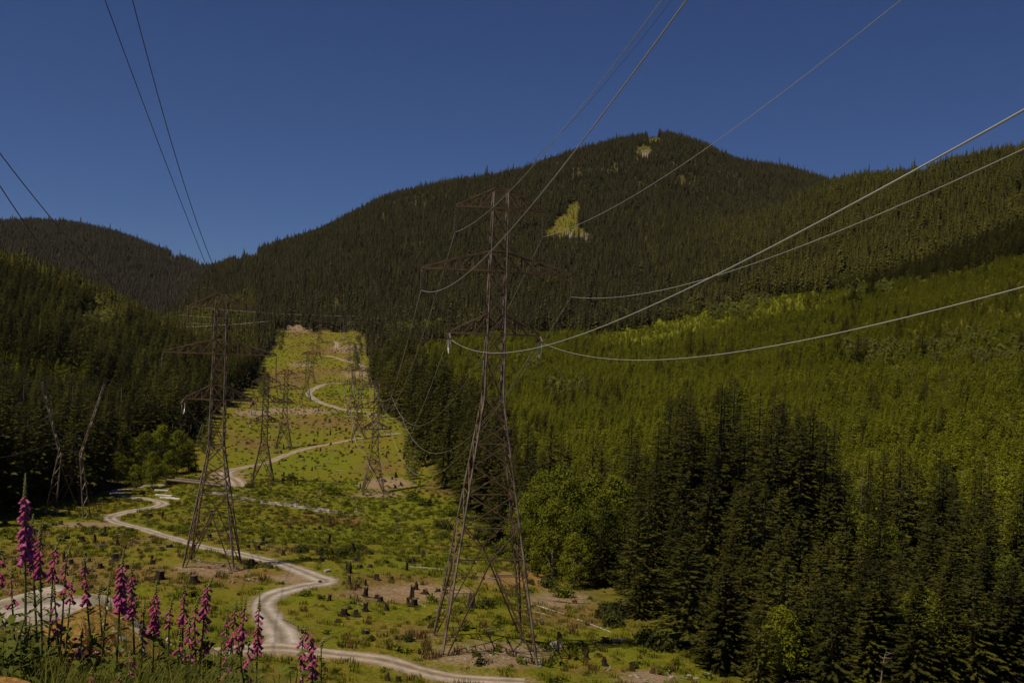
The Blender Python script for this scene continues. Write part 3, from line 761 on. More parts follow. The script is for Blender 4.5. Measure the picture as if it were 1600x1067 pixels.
UE = 0.60
def clearing(px, py):
    m = np.zeros(len(px), bool)
    for cx, cy, rx, ry in CLEAR: m |= (((px - cx) / rx) ** 2 + ((py - cy - 5) / ry) ** 2) < 1
    return m
BP = ([560, 600, 700, 1000, 1200, 1400, 1600, 1900], [960, 960, 950, 950, 945, 850, 700, 600])   # upper edge of the young plantation
def classify(px, py, x, Y):
    row, L, Rr = zones(px, Y)
    lp_ = ((px - 165) / 46) ** 2 + ((py - 520) / 24) ** 2 < 1
    row |= lp_ & (Y > 620) & (Y < 1060)
    row |= (px > 168) & (px < 300) & (Y > 225) & (Y < 350)
    row |= (Y < 1270) & (px > L - 2) & (px < Rr + 2)
    left = px < (L + Rr) / 2
    bound = np.interp(px, *BP)
    wide = np.interp(Y, [90, 150, 200, 240, 300, 420, 600, 1000], [900, 700, 330, 150, 125, 115, 62, 32])
    strip = (px >= Rr) & (px < Rr + wide)
    front = (px >= Rr) & (Y < np.interp(px, [700, 800, 900, 1000, 1060, 1300, 1360, 1600, 1900], [300, 240, 215, 205, 215, 210, 178, 168, 165]))
    tall_r = strip & (Y > 240) | front
    young = (~row) & (~left) & (~tall_r) & (Y < bound)
    ylp = (~row) & left & (((px < 150) & (Y > 480) & (Y < 610)) | ((px > 288) & (px < 345) & (py > 600) & (py < 650) & (Y > 480) & (Y < 760)))
    ylp &= vnoise(x / 7, Y / 7, 77) < 0.68
    young |= ylp
    tall = (~row) & (~young)
    return row, tall, young

# far forest
x, y, z, px, py = sample(900, 3400, -UE, UE, 1 / 33.0)
row, tall, young = classify(px, py, x, y)
keep = tall & seen(x, y, z, 24) & ~(clearing(px, py) & (y > 1100))
dn = fbm(x / 90, y / 90, 31)
keep &= ~((dn < -0.42) & (rng.random(len(x)) < 0.7))
x, y, z, px, py = (a[keep] for a in (x, y, z, px, py))
h = 18.5 * np.exp(rng.normal(0, 0.22, len(x))) * (0.9 + 0.25 * fbm(x / 140, y / 140, 41))
h = np.where(y > 2200, h * 0.95, h)
P = np.c_[x, y, z]; S = scl(h, 24, len(x)); PK = rng.integers(0, 6, len(x))
ridge_l = (px < 335) & (y > 1700) & (px < 335 - (py - 420) * 0.9)
slope_l = (px < 400) & (y < 1700)
hill_r = (rng.random(len(x)) < np.clip((px - 980 + 60 * fbm(x / 120, y / 120, 44)) / 330, 0, 1)) & (y < 1900)
slope_g = slope_l & (fbm(x / 70, y / 110, 88) + 0.25 * rng.normal(0, 1, len(x)) > -0.02) & (px < 330) & (y > 600)
slope_l &= ~slope_g
main = ~(ridge_l | slope_l | slope_g | hill_r)
for m, kd, lb in ((ridge_l, 'ridge', 'distant dark conifer forest covering the far ridge on the left'), (slope_l, 'farhill', 'conifer forest on the nearer left hillside below the far ridge'),
              (slope_g, 'lighthill', 'lighter olive young forest in drifts on the upper left hillside'), (hill_r, 'farhill', 'dense conifer forest covering the right hand hill above the plantation'), (main, 'far', 'dark conifer forest covering the rounded main mountain')):
    scatter('conifer_forest', kd, P[m], S[m] * (0.72 if kd == 'lighthill' else 1.0), PK[m], lb, 'forest', 0.03)
print('far', len(x))

# nearer forest: candidates 95..900 m, the 300 largest become trees of their own
cx, cy_, czz, cpx, cpy = [], [], [], [], []
for Y0, Y1, d in ((93, 160, 1 / 22.0), (160, 330, 1 / 24.0), (330, 900, 1 / 30.0)):
    a = sample(Y0, Y1, -0.62, 0.62, d)
    row, tall, young = classify(a[3], a[4], a[0], a[1])
    k = tall & seen(a[0], a[1], a[2], 26, 0.02)
    for l, q in zip((cx, cy_, czz, cpx, cpy), a): l.append(q[k])
cx, cy_, czz, cpx, cpy = (np.concatenate(l) for l in (cx, cy_, czz, cpx, cpy))
n = len(cx)
def zone_height(px, Y):
    h = np.full(len(px), 25.0)
    r_ = px > 720
    h = np.where(r_ & (Y < 128), 11.0, h)
    h = np.where(r_ & (Y >= 128) & (Y < 155), 15.0, h)
    h = np.where(r_ & (Y >= 155) & (px > 1035) & (px <= 1300), 24.0, h)
    h = np.where(r_ & (Y >= 150) & (px > 1300), 15.5, h)
    h = np.where(r_ & (Y >= 155) & (px <= 1035), 16.5, h)
    h = np.where((px > 690) & (px <= 790) & (Y > 240), 22.0, h)
    h = np.where((px > 560) & (px <= 690) & (Y > 300), 28.0, h)
    h = np.where((px < 300) & (Y < 420), 24.0, h)
    h = np.where((px < 190) & (Y > 330) & (Y < 520), 12.0, h)
    return h
ch = zone_height(cpx, cy_) * np.exp(rng.normal(0, 0.13, n))
edge = (cpx > 720) & (cpx < 1000) & (cy_ < 160)       # broadleaf clump stands here
ch = np.where(edge, ch * 0.75, ch)
keep_ = ~((cpx > 785) & (cpx < 935) & (cy_ < 190) & (cpx < np.interp(cy_, [120, 160, 190], [1000, 930, 900])))
cx, cy_, czz, cpx, cpy, ch = (a[keep_] for a in (cx, cy_, czz, cpx, cpy, ch)); n = len(cx)
# thin out trees that stand too close
order = np.argsort(cy_)
grid = {}; ok = np.zeros(n, bool)
for i in order:
    dmin = 3.1 if ch[i] < 15 else 4.0
    g = (int(cx[i] // 5), int(cy_[i] // 5)); good = True
    for a in (-1, 0, 1):
        for b in (-1, 0, 1):
            for j in grid.get((g[0] + a, g[1] + b), ()):
                if (cx[i] - cx[j]) ** 2 + (cy_[i] - cy_[j]) ** 2 < dmin ** 2: good = False
    if good: ok[i] = True; grid.setdefault(g, []).append(i)
cx, cy_, czz, cpx, cpy, ch = (a[ok] for a in (cx, cy_, czz, cpx, cpy, ch))
n = len(cx)
tpx, tpy = unpix(cx / cy_, (czz + ch) / cy_)
# picture-space visibility, nearest first: how much of each tree shows over the ones in front
cover = np.full(2000, 5000.0); vis = np.zeros(n)
for i in np.argsort(cy_):
    wpx = 0.12 * ch[i] / cy_[i] * F
    a = int(np.clip(tpx[i] - wpx, -190, 1790)) + 200; b = int(np.clip(tpx[i] + wpx, -190, 1795)) + 203
    seg = cover[a:b]
    vis[i] = np.clip(np.minimum(np.minimum(seg, cpy[i]), 1070).mean() - tpy[i], 0, 400)
    if -20 < tpx[i] < 1620: pass
    else: vis[i] *= 0.05
    cover[a:b] = np.minimum(seg, tpy[i] + (cpy[i] - tpy[i]) * 0.35)
rank = np.argsort(-vis)
single = np.zeros(n, bool); single[rank[:240]] = True; single &= vis > 6
print('near trees', n, 'single', single.sum())
rest = ~single
pk = rng.integers(0, 6, rest.sum())
nr_ = rest & (cy_ < 380); fr_ = rest & (cy_ >= 380)
scatter('conifer_wood', 'midhill', np.c_[cx, cy_, czz][fr_], scl(ch[fr_], 25, fr_.sum()), rng.integers(0, 6, fr_.sum()), 'olive conifers covering the lower hillsides behind the valley trees', 'forest', 0.02)
pk = rng.integers(0, 6, nr_.sum())
scatter('conifer_wood', 'mid', np.c_[cx, cy_, czz][nr_], scl(ch[nr_], 25, nr_.sum()), pk, 'dark tall conifers massed behind the front trees on both sides of the clearing', 'forest', 0.02)

CON = []
for s in range(7):
    H = 25.0
    mb, tr = conifer_mesh(200 + s, H, 4.3 + 0.5 * (s % 3), base=0.05 + 0.06 * (s % 3), whorl=0.5 + 0.08 * (s % 4), steps=13, nb=7 + s % 2, leaf=0.68, droop=0.18 + 0.05 * (s % 4), gap=0.1 + 0.06 * (s % 3))
    CON.append((mb.mesh('crown', [M['needle']]), tr.mesh('trunk', [M['bark']])))
YNG = []
for s in range(5):
    mb, tr = conifer_mesh(220 + s, 11.0, 2.7 + 0.3 * (s % 3), base=0.02, whorl=0.32 + 0.05 * (s % 3), steps=14, nb=8, leaf=0.58, droop=0.10 + 0.05 * (s % 3), gap=0.08 + 0.06 * (s % 3))
    YNG.append((mb.mesh('crown', [M['needle']]), tr.mesh('trunk', [M['bark']])))
def tree_words(px, Y, h, tx, ty):
    if px < 330:
        if Y < 260: return 'dark tall fir at the front of the left forest edge', 'front firs of the left forest edge'
        return 'dark fir standing further back along the left edge of the clearing', 'firs along the left clearing edge'
    if px < 770 and Y > 220:
        if Y < 350: return 'dark fir in the block of trees left of the near tower', 'firs left of the near tower'
        return 'small dark fir along the right edge of the upper clearing', 'firs along the right clearing edge'
    if px <= 1000:
        return 'dark fir just right of the near tower above the pale green alders', 'firs right of the near tower'
    if h < 12: return 'young bushy fir in the low front rank at the lower right', 'young firs at the lower right'
    if px <= 1320 and h > 19: return 'tall spire topped fir in the dark grove right of centre', 'tall grove firs'
    if px <= 1320: return 'medium fir below the tall grove right of centre', 'medium firs below the tall grove'
    return 'dark fir in the shaded stand at the right edge below the plantation', 'firs of the shaded right stand'
def add_tree(name, crown, trunk, loc, s, rz, label, cat, group):
    o = empty(name, loc, rz); o.scale = s; tag(o, label, cat, group)
    place('trunk', trunk, o); place('crown', crown, o)
    return o
# the trees that break the skyline of their stand can be told apart
spec = {}
for i in np.where(single)[0]:
    small = ch[i] < 15.5
    cr_, tk = (YNG if small else CON)[int(rng.integers(0, 5 if small else 7))]
    k = ch[i] / (11.0 if small else 25.0); w = k * rng.uniform(0.82, 1.3)
    lb, gp = tree_words(cpx[i], cy_[i], ch[i], tpx[i], tpy[i])
    add_tree('fir_tree', cr_, tk, (cx[i], cy_[i], czz[i]), (w, w, k), rng.random() * 6.28, lb, 'tree', gp)

# named trees that the photo shows clearly (px, top py, Y)
def named_fir(px, py, Y, label, wide=1.0, group=None, mesh=0):
    u, w = pix(px, py); g = gz(u * Y, Y); H = w * Y - g
    cr_, tk = CON[mesh]
    k = H / 25.0; wide *= 1.2
    add_tree('fir_tree', cr_, tk, (u * Y, Y, g), (k * wide, k * wide, k), rng.random() * 6.28, label, 'tree', group)
for a in ((1068, 612, 178, 'tallest fir in the dark grove, its thin spire highest of all', 1.0, None, 0), (1104, 632, 172, 'tall fir with a bare lower trunk just right of the tallest grove spire', 0.85, None, 3),
          (1246, 640, 165, 'tall fir at the right end of the dark grove, left of its twin spire', 1.0, None, 1), (1272, 636, 168, 'tall fir closing the right end of the dark grove', 1.05, None, 4),
          (1214, 652, 170, 'tall fir in the gap between the two highest groups of the dark grove', 0.9, None, 2), (1158, 655, 176, 'slim fir in the middle of the dark grove', 0.8, None, 5),
          (1030, 655, 175, 'fir at the left shoulder of the dark grove', 0.95, None, 6), (988, 650, 230, 'broad fir standing left of the dark grove', 1.0, None, 1), (942, 690, 215, 'shorter fir at the left end of the grove line', 1.1, None, 2),
          (862, 660, 205, 'broad dark fir directly right of the near tower', 1.15, None, 4), (826, 655, 225, 'dark fir half hidden behind the right leg of the near tower', 1.0, None, 0),
          (1408, 690, 160, 'dark spreading fir alone above the right hand stand', 1.15, None, 3), (1470, 700, 158, 'thin fir right of the spreading dark fir in the right stand', 0.8, None, 5)):
    named_fir(*a)

for i in range(34):
    px = 1135 + i * 14.5 + random.uniform(-9, 9); Y = random.uniform(97, 114); H = random.uniform(6, 12)
    u, w = pix(px, 1000); k = H / 11.0; cr_, tk = YNG[i % 5]
    if px < 1180: Y += 4
    add_tree('fir_tree', cr_, tk, (u * Y, Y, gz(u * Y, Y)), (k * 1.1, k * 1.1, k), i * 0.9, 'young bushy fir in the low front rank at the lower right', 'tree', 'young firs at the lower right')
# broadleaf trees
BRD = []
for s in range(5):
    mb, tr = broadleaf_mesh(300 + s, 12.0, 3.9, 95, 75, 0.27)
    BRD.append((mb.mesh('crown', [M['leaf']]), tr.mesh('trunk', [M['pale_bark']])))
def broad(px, pbase, Y, H, label, wide=1.0, group=None):
    u, w = pix(px, pbase); x = u * Y; g = gz(x, Y)
    cr_, tk = BRD[int(rng.integers(0, 5))]; k = H / 12.0
    add_tree('alder_tree', cr_, tk, (x, Y, g), (k * wide, k * wide, k), rng.random() * 6.28, label, 'tree', group)
AL = 'pale green alder in the clump right of the near tower'
for px, Y, H in ((838, 158, 13), (862, 152, 12), (888, 160, 15), (905, 150, 11), (870, 172, 17), (920, 170, 16), (845, 180, 16), (895, 145, 8), (935, 155, 13), (818, 175, 12), (955, 165, 15)):
    broad(px, 900, Y, H, AL, 0.95, 'alders right of the near tower')
for px, Y, H, lb in ((1345, 140, 12, 'light leafy alder rising between the two dark parts of the right stand'), (1390, 136, 11, 'leafy alder right of centre in the lower right stand'), (1225, 99, 7.5, 'bright yellow green alder at the foot of the picture in the lower right trees'),
                     (1262, 101, 6.5, 'low bright alder beside the yellow green one at the foot of the trees'), (1440, 103, 9, 'open crowned alder among the young firs near the lower right corner'), (1575, 112, 11, 'alder with dark gaps at the right picture edge'),
                     (1540, 135, 12, 'leafy alder high in the right hand stand'), (1585, 140, 12, 'leafy alder at the right border above the young firs'), (1500, 104, 7, 'small alder low near the right corner'),
                     (218, 326, 15, 'bright leafy tree in front of the dark left forest'), (245, 335, 17, 'leafy tree right of the brightest one at the left forest edge'), (192, 318, 14, 'leafy tree left of the brightest one at the left forest edge'), (270, 340, 15, 'leafy tree ending the bright clump at the left forest edge'),
                     (232, 300, 11, 'lower leafy tree in front of the bright clump on the left'), (258, 318, 10, 'small leafy tree before the right end of the bright left clump'), (288, 345, 11, 'small leafy tree nearest the grass at the bright left clump'), (178, 300, 10, 'low leafy tree at the left end of the bright clump'),
                     (205, 290, 8, 'low leafy tree above the road bend on the left'), (120, 262, 9, 'leafy tree behind the forked tower')):
    broad(px, 900, Y, H, lb, 1.05)
# leafy scrub further away
LP = []
def leafy(cx0, cy0, rx, ry, n, Y0, Y1, hmin, hmax):
    for _ in range(n):
        a = random.random() * 6.28; q = math.sqrt(random.random())
        p = hit(cx0 + rx * q * math.cos(a), cy0 + ry * q * math.sin(a), Y0, Y1)
        LP.append((*p, random.uniform(hmin, hmax)))
for a in ((135, 490, 28, 12, 60, 500, 1060, 11, 17), (165, 520, 30, 16, 80, 500, 1060, 11, 17), (90, 545, 40, 14, 30, 450, 1000, 8, 13), (240, 545, 30, 6, 16, 500, 1150, 8, 13),
          (640, 520, 45, 10, 40, 800, 1400, 9, 16), (720, 520, 60, 12, 45, 700, 1300, 9, 16), (1060, 490, 120, 12, 45, 700, 1100, 8, 13), (1170, 476, 40, 8, 20, 700, 1100, 8, 12),
          (1340, 460, 60, 10, 25, 600, 1000, 7, 12), (1520, 550, 90, 28, 90, 300, 700, 4, 7), (1480, 600, 120, 20, 60, 260, 600, 3, 5), (1370, 560, 60, 15, 20, 300, 700, 6, 10), (780, 575, 60, 20, 25, 420, 900, 6, 11),
          (860, 610, 60, 14, 20, 400, 800, 5, 9), (690, 640, 20, 16, 8, 330, 600, 8, 12), (730, 650, 20, 26, 8, 330, 600, 8, 12), (270, 620, 14, 12, 8, 450, 800, 6, 9)):
    leafy(*a)
for a in ((500, 507, 60, 4, 30, 1150, 1345, 4, 9), (438, 530, 6, 22, 18, 900, 1345, 4, 9), (560, 545, 6, 34, 22, 700, 1345, 4, 9), (600, 620, 10, 40, 18, 400, 800, 4, 8), (645, 720, 12, 36, 14, 250, 500, 3, 7), (410, 600, 10, 30, 14, 500, 1000, 4, 8), (320, 680, 14, 30, 14, 330, 700, 3, 7)):
    leafy(*a)
LP = np.array(LP)
scatter('leafy_scrub', 'leafy', LP[:, :3], scl(LP[:, 3], 12, len(LP)), rng.integers(0, 4, len(LP)), 'pale leafy trees scattered in drifts along the plantation and forest edges', 'scrub')
# young plantation
x, y, z, px, py = sample(165, 1000, -UE, UE, 1 / 4.6)
row, tall, young = classify(px, py, x, y)
strip = (py < np.interp(px, [930, 1000, 1250, 1330], [545, 545, 492, 468])) & (py > 420) & (px > 930) & (px < 1340)
gap = fbm(x / 28, y / 28, 55)
k = young & seen(x, y, z, 8, 0.01) & (rng.random(len(x)) < np.where(strip, 0.5, np.interp(y, [165, 400, 1000], [1, 0.9, 0.75]))) & ((gap > -0.38) | (rng.random(len(x)) < 0.25))
x, y, z, px, py, strip = (a[k] for a in (x, y, z, px, py, strip))
h = np.where(strip, 2.6, 4.3) * np.exp(rng.normal(0, 0.24, len(x))) * (1 + 0.45 * fbm(x / 40, y / 40, 51)) * np.interp(y, [200, 500, 900], [0.9, 1.0, 1.2])
scatter('young_plantation', 'young', np.c_[x, y, z], scl(h, 8, len(x)), rng.integers(0, 5, len(x)), 'bright green young conifer plantation spread over the right hand slope', 'plantation', 0.03)
print('young', len(x))
dk = (rng.random(len(x)) < 0.018) & ~strip & (y > 300) & (fbm(x / 60, y / 60, 57) > -0.1)
scatter('dark_saplings', 'midhill', np.c_[x, y, z][dk], scl(rng.uniform(5.0, 10.5, dk.sum()), 20, dk.sum()) , rng.integers(0, 6, dk.sum()), 'taller darker saplings dotted through the young plantation', 'saplings', 0.03)
xs_, ys_, zs_, pxs_, pys_ = sample(1100, 2700, -0.35, 0.45, 1 / 60.0)
cl_ = clearing(pxs_ + 5 * fbm(xs_ / 20, ys_ / 20, 46), pys_) & (rng.random(len(xs_)) < 0.9)
scatter('hill_brush', 'young', np.c_[xs_, ys_, zs_][cl_], scl(rng.uniform(1.5, 5, cl_.sum()), 6, cl_.sum()), rng.integers(0, 5, cl_.sum()), 'small green brush in the bare patches high on the mountain', 'brush', 0.1)
# lone dark firs standing in the plantation
for i, (px, pb, H) in enumerate(((1078, 562, 17), (1098, 562, 14), (1308, 565, 15), (1340, 572, 17), (1352, 572, 14), (1440, 563, 14), (1335, 478, 20), (1362, 466, 19), (1262, 482, 13), (1280, 475, 14), (1225, 495, 12), (1240, 490, 9), (1160, 512, 11), (1150, 515, 8), (1188, 505, 7))):
    p = hit(px, pb, 200, 1100); cr_, tk = CON[i % 7]; s = H / 25 * 1.15
    add_tree('fir_tree', cr_, tk, p, (s * 1.6, s * 1.6, s), i * 1.3,
             'lone dark fir standing out of the bright young plantation on the right slope', 'tree', 'lone firs in the plantation')

# ------------------------------------------------------------------ ground cover in the clearing
x, y, z, px, py = sample(80, 330, -0.62, 0.45, 1 / 2.2)
row, L, Rr = zones(px, y)
rd = ginterp(RD, x, y); dt = ginterp(dirt, x, y)
k = (row | (px < Rr + 40)) & (px > L - 30) & ((rd > 0.35) | (rd > -0.35) & (rng.random(len(x)) < 0.5)) & (dt < 0.55) & (rng.random(len(x)) < 0.45 + 0.5 * (fbm(x / 14, y / 14, 61) + 0.35))
x, y, z = x[k], y[k], z[k]
scatter('grass', 'grass', np.c_[x, y, z], scl(rng.uniform(0.5, 1.25, len(x)), 1, len(x)), rng.integers(0, 4, len(x)), 'yellow green grass tufts all over the cleared valley floor', 'grass', 0.1)
print('grass', len(x))
xs = [sample(80, 340, -0.62, 0.45, 1 / 6.5), sample(340, 1340, -0.3, 0.0, 1 / 13.0)]
x, y, z, px, py = (np.concatenate(q) for q in zip(*xs))
row, L, Rr = zones(px, y)
rd = ginterp(RD, x, y); f1 = fbm(x / 22, y / 22, 71); f2 = fbm(x / 30, y / 30, 81)
k = (px > L - 15) & (px < Rr + np.where(y < 150, 420, 20)) & (rd > 1.0) & (rng.random(len(x)) < 0.35 + 0.8 * np.clip(f1 + 0.3, 0, 1))
x, y, z, px, py, f2 = (a[k] for a in (x, y, z, px, py, f2))
rr = rng.random(len(x))
f2 = np.where(px > np.interp(y, *RE), -0.5, f2)
pk = np.where(f2 > 0.05, np.where(rr < 0.9, rng.integers(0, 2, len(x)), rng.integers(2, 4, len(x))), np.where(rr < 0.18, rng.integers(2, 4, len(x)), np.where(rr < 0.62, rng.integers(4, 6, len(x)), rng.integers(0, 2, len(x)))))
bm_ = ginterp(brown, x, y); lm_ = ginterp(lush, x, y); r2 = rng.random(len(x))
pk = np.where((bm_ > 0.35) & (r2 < 0.75), rng.integers(4, 6, len(x)), pk); pk = np.where((lm_ > 0.35) & (r2 < 0.8), rng.integers(0, 2, len(x)), pk)
pk = np.where(rng.random(len(x)) < 0.07, rng.integers(7, 10, len(x)), pk)
redz = (np.abs(px - 500) < 70) & (np.abs(py - 812) < 14) | (np.abs(px - 690) < 30) & (np.abs(py - 765) < 15)
pk = np.where(redz & (rr < 0.6), 6, pk)
sz = rng.uniform(0.45, 1.3, len(x)) * np.where(y > 400, 1.15, 1.0) * np.where(f2 > 0.1, 1.2, 1.0)
scatter('undergrowth', 'cover', np.c_[x, y, z], scl(sz, 1, len(x)), pk, 'low mixed ferns, brambles and dry stems spread through the clearing', 'undergrowth', 0.08)
print('cover', len(x))

# foreground grass and weeds on the bank with the foxgloves
x, y, z, px, py = sample(2.6, 13.0, -0.66, -0.10, 85)
k = (px < 520 - np.clip(y - 7, 0, 9) * 22) & ~((px < 45) & (y < 6.2) & (y > 4.4))
x, y, z, px = x[k], y[k], z[k], px[k]
def bank_height(x, y, z, px, ref, lo, hi):
    top = np.interp(px, [-200, 45, 70, 240, 300, 420, 470, 520, 600], [975, 985, 1022, 1026, 1008, 1018, 1040, 1066, 1090])
    u, w = pix(px, top); h = (w * y - z) * rng.uniform(0.55, 1.08, len(x))
    return np.clip(h / ref, lo, hi)
scatter('bank_grass', 'neargrass', np.c_[x, y, z], scl(bank_height(x, y, z, px, 0.6, 0.22, 1.05), 1, len(x)), rng.integers(0, 4, len(x)), 'dark green grass blades on the bank around the foxgloves', 'grass', 0.12)
x, y, z, px, py = sample(5.6, 12.5, -0.66, -0.12, 44.0)
k = (px < 500 - np.clip(y - 7, 0, 9) * 22) & (rng.random(len(x)) < np.where(px < 50, 0.8, 0.6))
x, y, z, px = x[k], y[k], z[k], px[k]
scatter('bank_weeds', 'weed', np.c_[x, y, z], scl(bank_height(x, y, z, px, 0.55, 0.3, 1.5), 1, len(x)), rng.integers(0, 6, len(x)), 'leafy green weeds between the foxglove stems', 'weeds', 0.12)

# ------------------------------------------------------------------ shrubs
def rock_mesh(seed, mat, sq=0.6):
    r = random.Random(seed); import bmesh
    bm = bmesh.new(); bmesh.ops.create_icosphere(bm, subdivisions=3, radius=1.0)
    off = [Vector((r.gauss(0, 1), r.gauss(0, 1), r.gauss(0, 1))).normalized() for _ in range(9)]
    for v in bm.verts:
        d = v.co.normalized(); s = 1.0
        for q in off:
            t = d.dot(q)
            if t > 0.72: s -= (t - 0.72) * 0.9
        v.co = Vector((d.x * s * 1.25, d.y * s, d.z * s * sq)) * (1 + r.uniform(-0.02, 0.02))
    me = bpy.data.meshes.new('boulder'); bm.to_mesh(me); bm.free(); me.materials.append(mat); return me
RKB = [rock_mesh(730 + k, M['rock']) for k in range(2)]
SHR = [shrub_mesh(400 + s, 1.0, 1.1, 420, 0.17).mesh('shrub', [M['shrub_green'], M['bark']]) for s in range(3)] + [shrub_mesh(410 + s, 1.0, 0.95, 420, 0.16).mesh('shrub', [M['shrub_dark'], M['bark']]) for s in range(3)]
def shrub(px, py, r, dark, label, group=None, ymin=80):
    p = hit(px, py, ymin); o = place('shrub', SHR[(3 if dark else 0) + int(rng.integers(0, 3))])
    o.location = p; s = r; o.scale = (s, s, s * random.uniform(0.75, 1.1)); o.rotation_euler.z = random.random() * 6
    tag(o, label, 'shrub', group)
for px, py, r, dk, lb in ((515, 772, 3.4, 0, 'rounded green willow bush beyond the creek, largest in mid clearing'), (456, 748, 2.0, 1, 'small dark bush right of the second left hand tower'), (640, 782, 2.8, 0, 'leafy bush below the white looping wires'),
                          (668, 790, 2.6, 1, 'dark bush below the lowest white wire loop'), (705, 806, 2.4, 0, 'green bush at the forest edge left of the near tower'), (690, 826, 2.6, 1, 'dark round bush beside the upper left leg of the near tower'), (725, 800, 2.8, 0, 'bushy growth against the near tower upper leg'),
                          (505, 866, 1.7, 1, 'dark bush above the hairpin, left of a group of three'), (535, 868, 1.9, 1, 'dark bush above the hairpin, middle of a group of three'), (556, 860, 1.6, 1, 'dark bush above the hairpin, right of a group of three'), (468, 863, 1.8, 1, 'dark bush just above the straight road'),
                          (390, 762, 2.2, 1, 'dark bush beside the road end of the bridge'), (175, 745, 2.6, 0, 'green bush at the road bend below the left forest'), (258, 742, 3.0, 0, 'leafy bush behind the bridge'), (300, 735, 2.6, 1, 'dark bush behind the bridge near the forked tower'),
                          (640, 1001, 0.9, 1, 'low dark shrub left of the near tower foot'), (760, 948, 1.3, 1, 'low dark shrub between the near tower legs'), (960, 960, 1.6, 0, 'green shrub at the edge of the right hand trees')):
    shrub(px, py, r, dk, lb)
CRK = 'green willow bush on the bank of the creek'
for k in range(22):
    t = k / 21; shrub(395 + 300 * t + random.uniform(-8, 8), 774 + 40 * t + random.uniform(-9, 8) + (22 if k % 3 == 0 else 0), random.uniform(0.8, 1.7), 0, CRK, 'creek bank bushes')
EDG = 'dark bush along the foot of the right forest edge'
for k in range(26):
    Y = random.uniform(98, 260); e = np.interp(Y, *RE); u, _ = pix(e + random.uniform(-14, 30), 900); o = place('shrub', SHR[3 + k % 3] if k % 3 else SHR[k % 3])
    o.location = (u * Y, Y, gz(u * Y, Y)); s = random.uniform(1.0, 2.4); o.scale = (s, s, s); o.rotation_euler.z = k
    tag(o, EDG, 'shrub', 'bushes at the right forest edge')
for k in range(12):
    shrub(230 + random.uniform(-70, 90), 748 + random.uniform(-4, 6), random.uniform(1.2, 2.4), k % 2, 'bush along the foot of the left forest edge', 'bushes at the left forest edge', 200)
x, y, z, px, py = sample(13.0, 27.5, -0.62, -0.26, 6.0)
k = (rng.random(len(x)) < np.interp(y, [13, 19, 27], [1.0, 0.55, 0.12]) * (0.4 + 1.2 * np.clip(fbm(x / 1.7, y / 1.7, 66) + 0.3, 0, 1)))
x, y, z = x[k], y[k], z[k]
scatter('bank_tufts', 'neargrass', np.c_[x, y, z], scl(rng.uniform(0.5, 1.3, len(x)), 1, len(x)), rng.integers(0, 4, len(x)), 'sparse grass tufts growing on the orange clay bank', 'grass', 0.1)
for k in range(26):
    Y = random.uniform(19, 26.5); u = random.uniform(-0.52, -0.36); o = place('boulder', RKB[k % 2]); q = random.uniform(0.05, 0.16)
    o.location = (u * Y, Y, gz(u * Y, Y) + q * .1); o.scale = (q, q, q); o.rotation_euler.z = k
    tag(o, 'small clay stone lying on the orange bank below the gravel crest', 'rock', 'stones on the orange bank')
RS = shrub_mesh(430, 0.42, 0.4, 260, 0.07).mesh('shrub', [M['shrub_red'], M['bark']])
o = place('shrub', RS); u, w = pix(108, 1030); o.location = (u * 8.5, 8.5, gz(u * 8.5, 8.5) + 0.12); o.scale = (1.1, 1.0, 1.3); tag(o, 'dark red leaved shrub low among the foxgloves before the orange bank', 'shrub')
NB = [shrub_mesh(440 + s, 0.5, 0.75, 700, 0.055).mesh('shrub', [M['fox_leaf'], M['fox_stem']]) for s in range(2)]
for i, (px, Y, s, lb) in enumerate(((2, 6.3, 1.0, 'dense dark leafy bush at the lower left corner'), (36, 7.2, 0.72, 'leafy bush under the tallest foxglove'), (250, 8.4, 0.45, 'leafy low bush in the middle of the foxgloves'), (330, 7.6, 0.7, 'leafy low bush below the right foxgloves'))):
    u, w = pix(px, 1000); o = place('shrub', NB[i % 2]); o.location = (u * Y, Y, gz(u * Y, Y)); o.scale = (s, s, s * 1.05); o.rotation_euler.z = i * 2; tag(o, lb, 'shrub')

def snag(px, ptop, Y, label):
    u, w = pix(px, ptop); x = u * Y; g = gz(x, Y); H = w * Y - g; r = random.Random(int(px)); m = MB()
    m.tube([(0, 0, -.4), (.1, 0, H * .4), (.3, .1, H * .75), (.5, .1, H)], [.085, .07, .045, .02], 6)
    for k in range(14):
        z = H * r.uniform(.3, .95); a = r.random() * 6.28; L = r.uniform(.3, 1.4); c = Vector((.1 + .4 * z / H, .05, z))
        m.tube([tuple(c), tuple(c + Vector((math.cos(a) * L, math.sin(a) * L, L * r.uniform(-.2, .5))))], [.035, .012], 4)
    o = m.build('dead_tree', [M['pale_bark']]); o.location = (x, Y, g); tag(o, label, 'tree')
snag(1378, 1015, 98, 'bare pale dead stem leaning among the young firs at the bottom edge')
snag(1102, 760, 168, 'bare grey dead trunk standing inside the dark grove')
snag(1345, 730, 152, 'thin grey dead trunk in the shaded right hand stand')
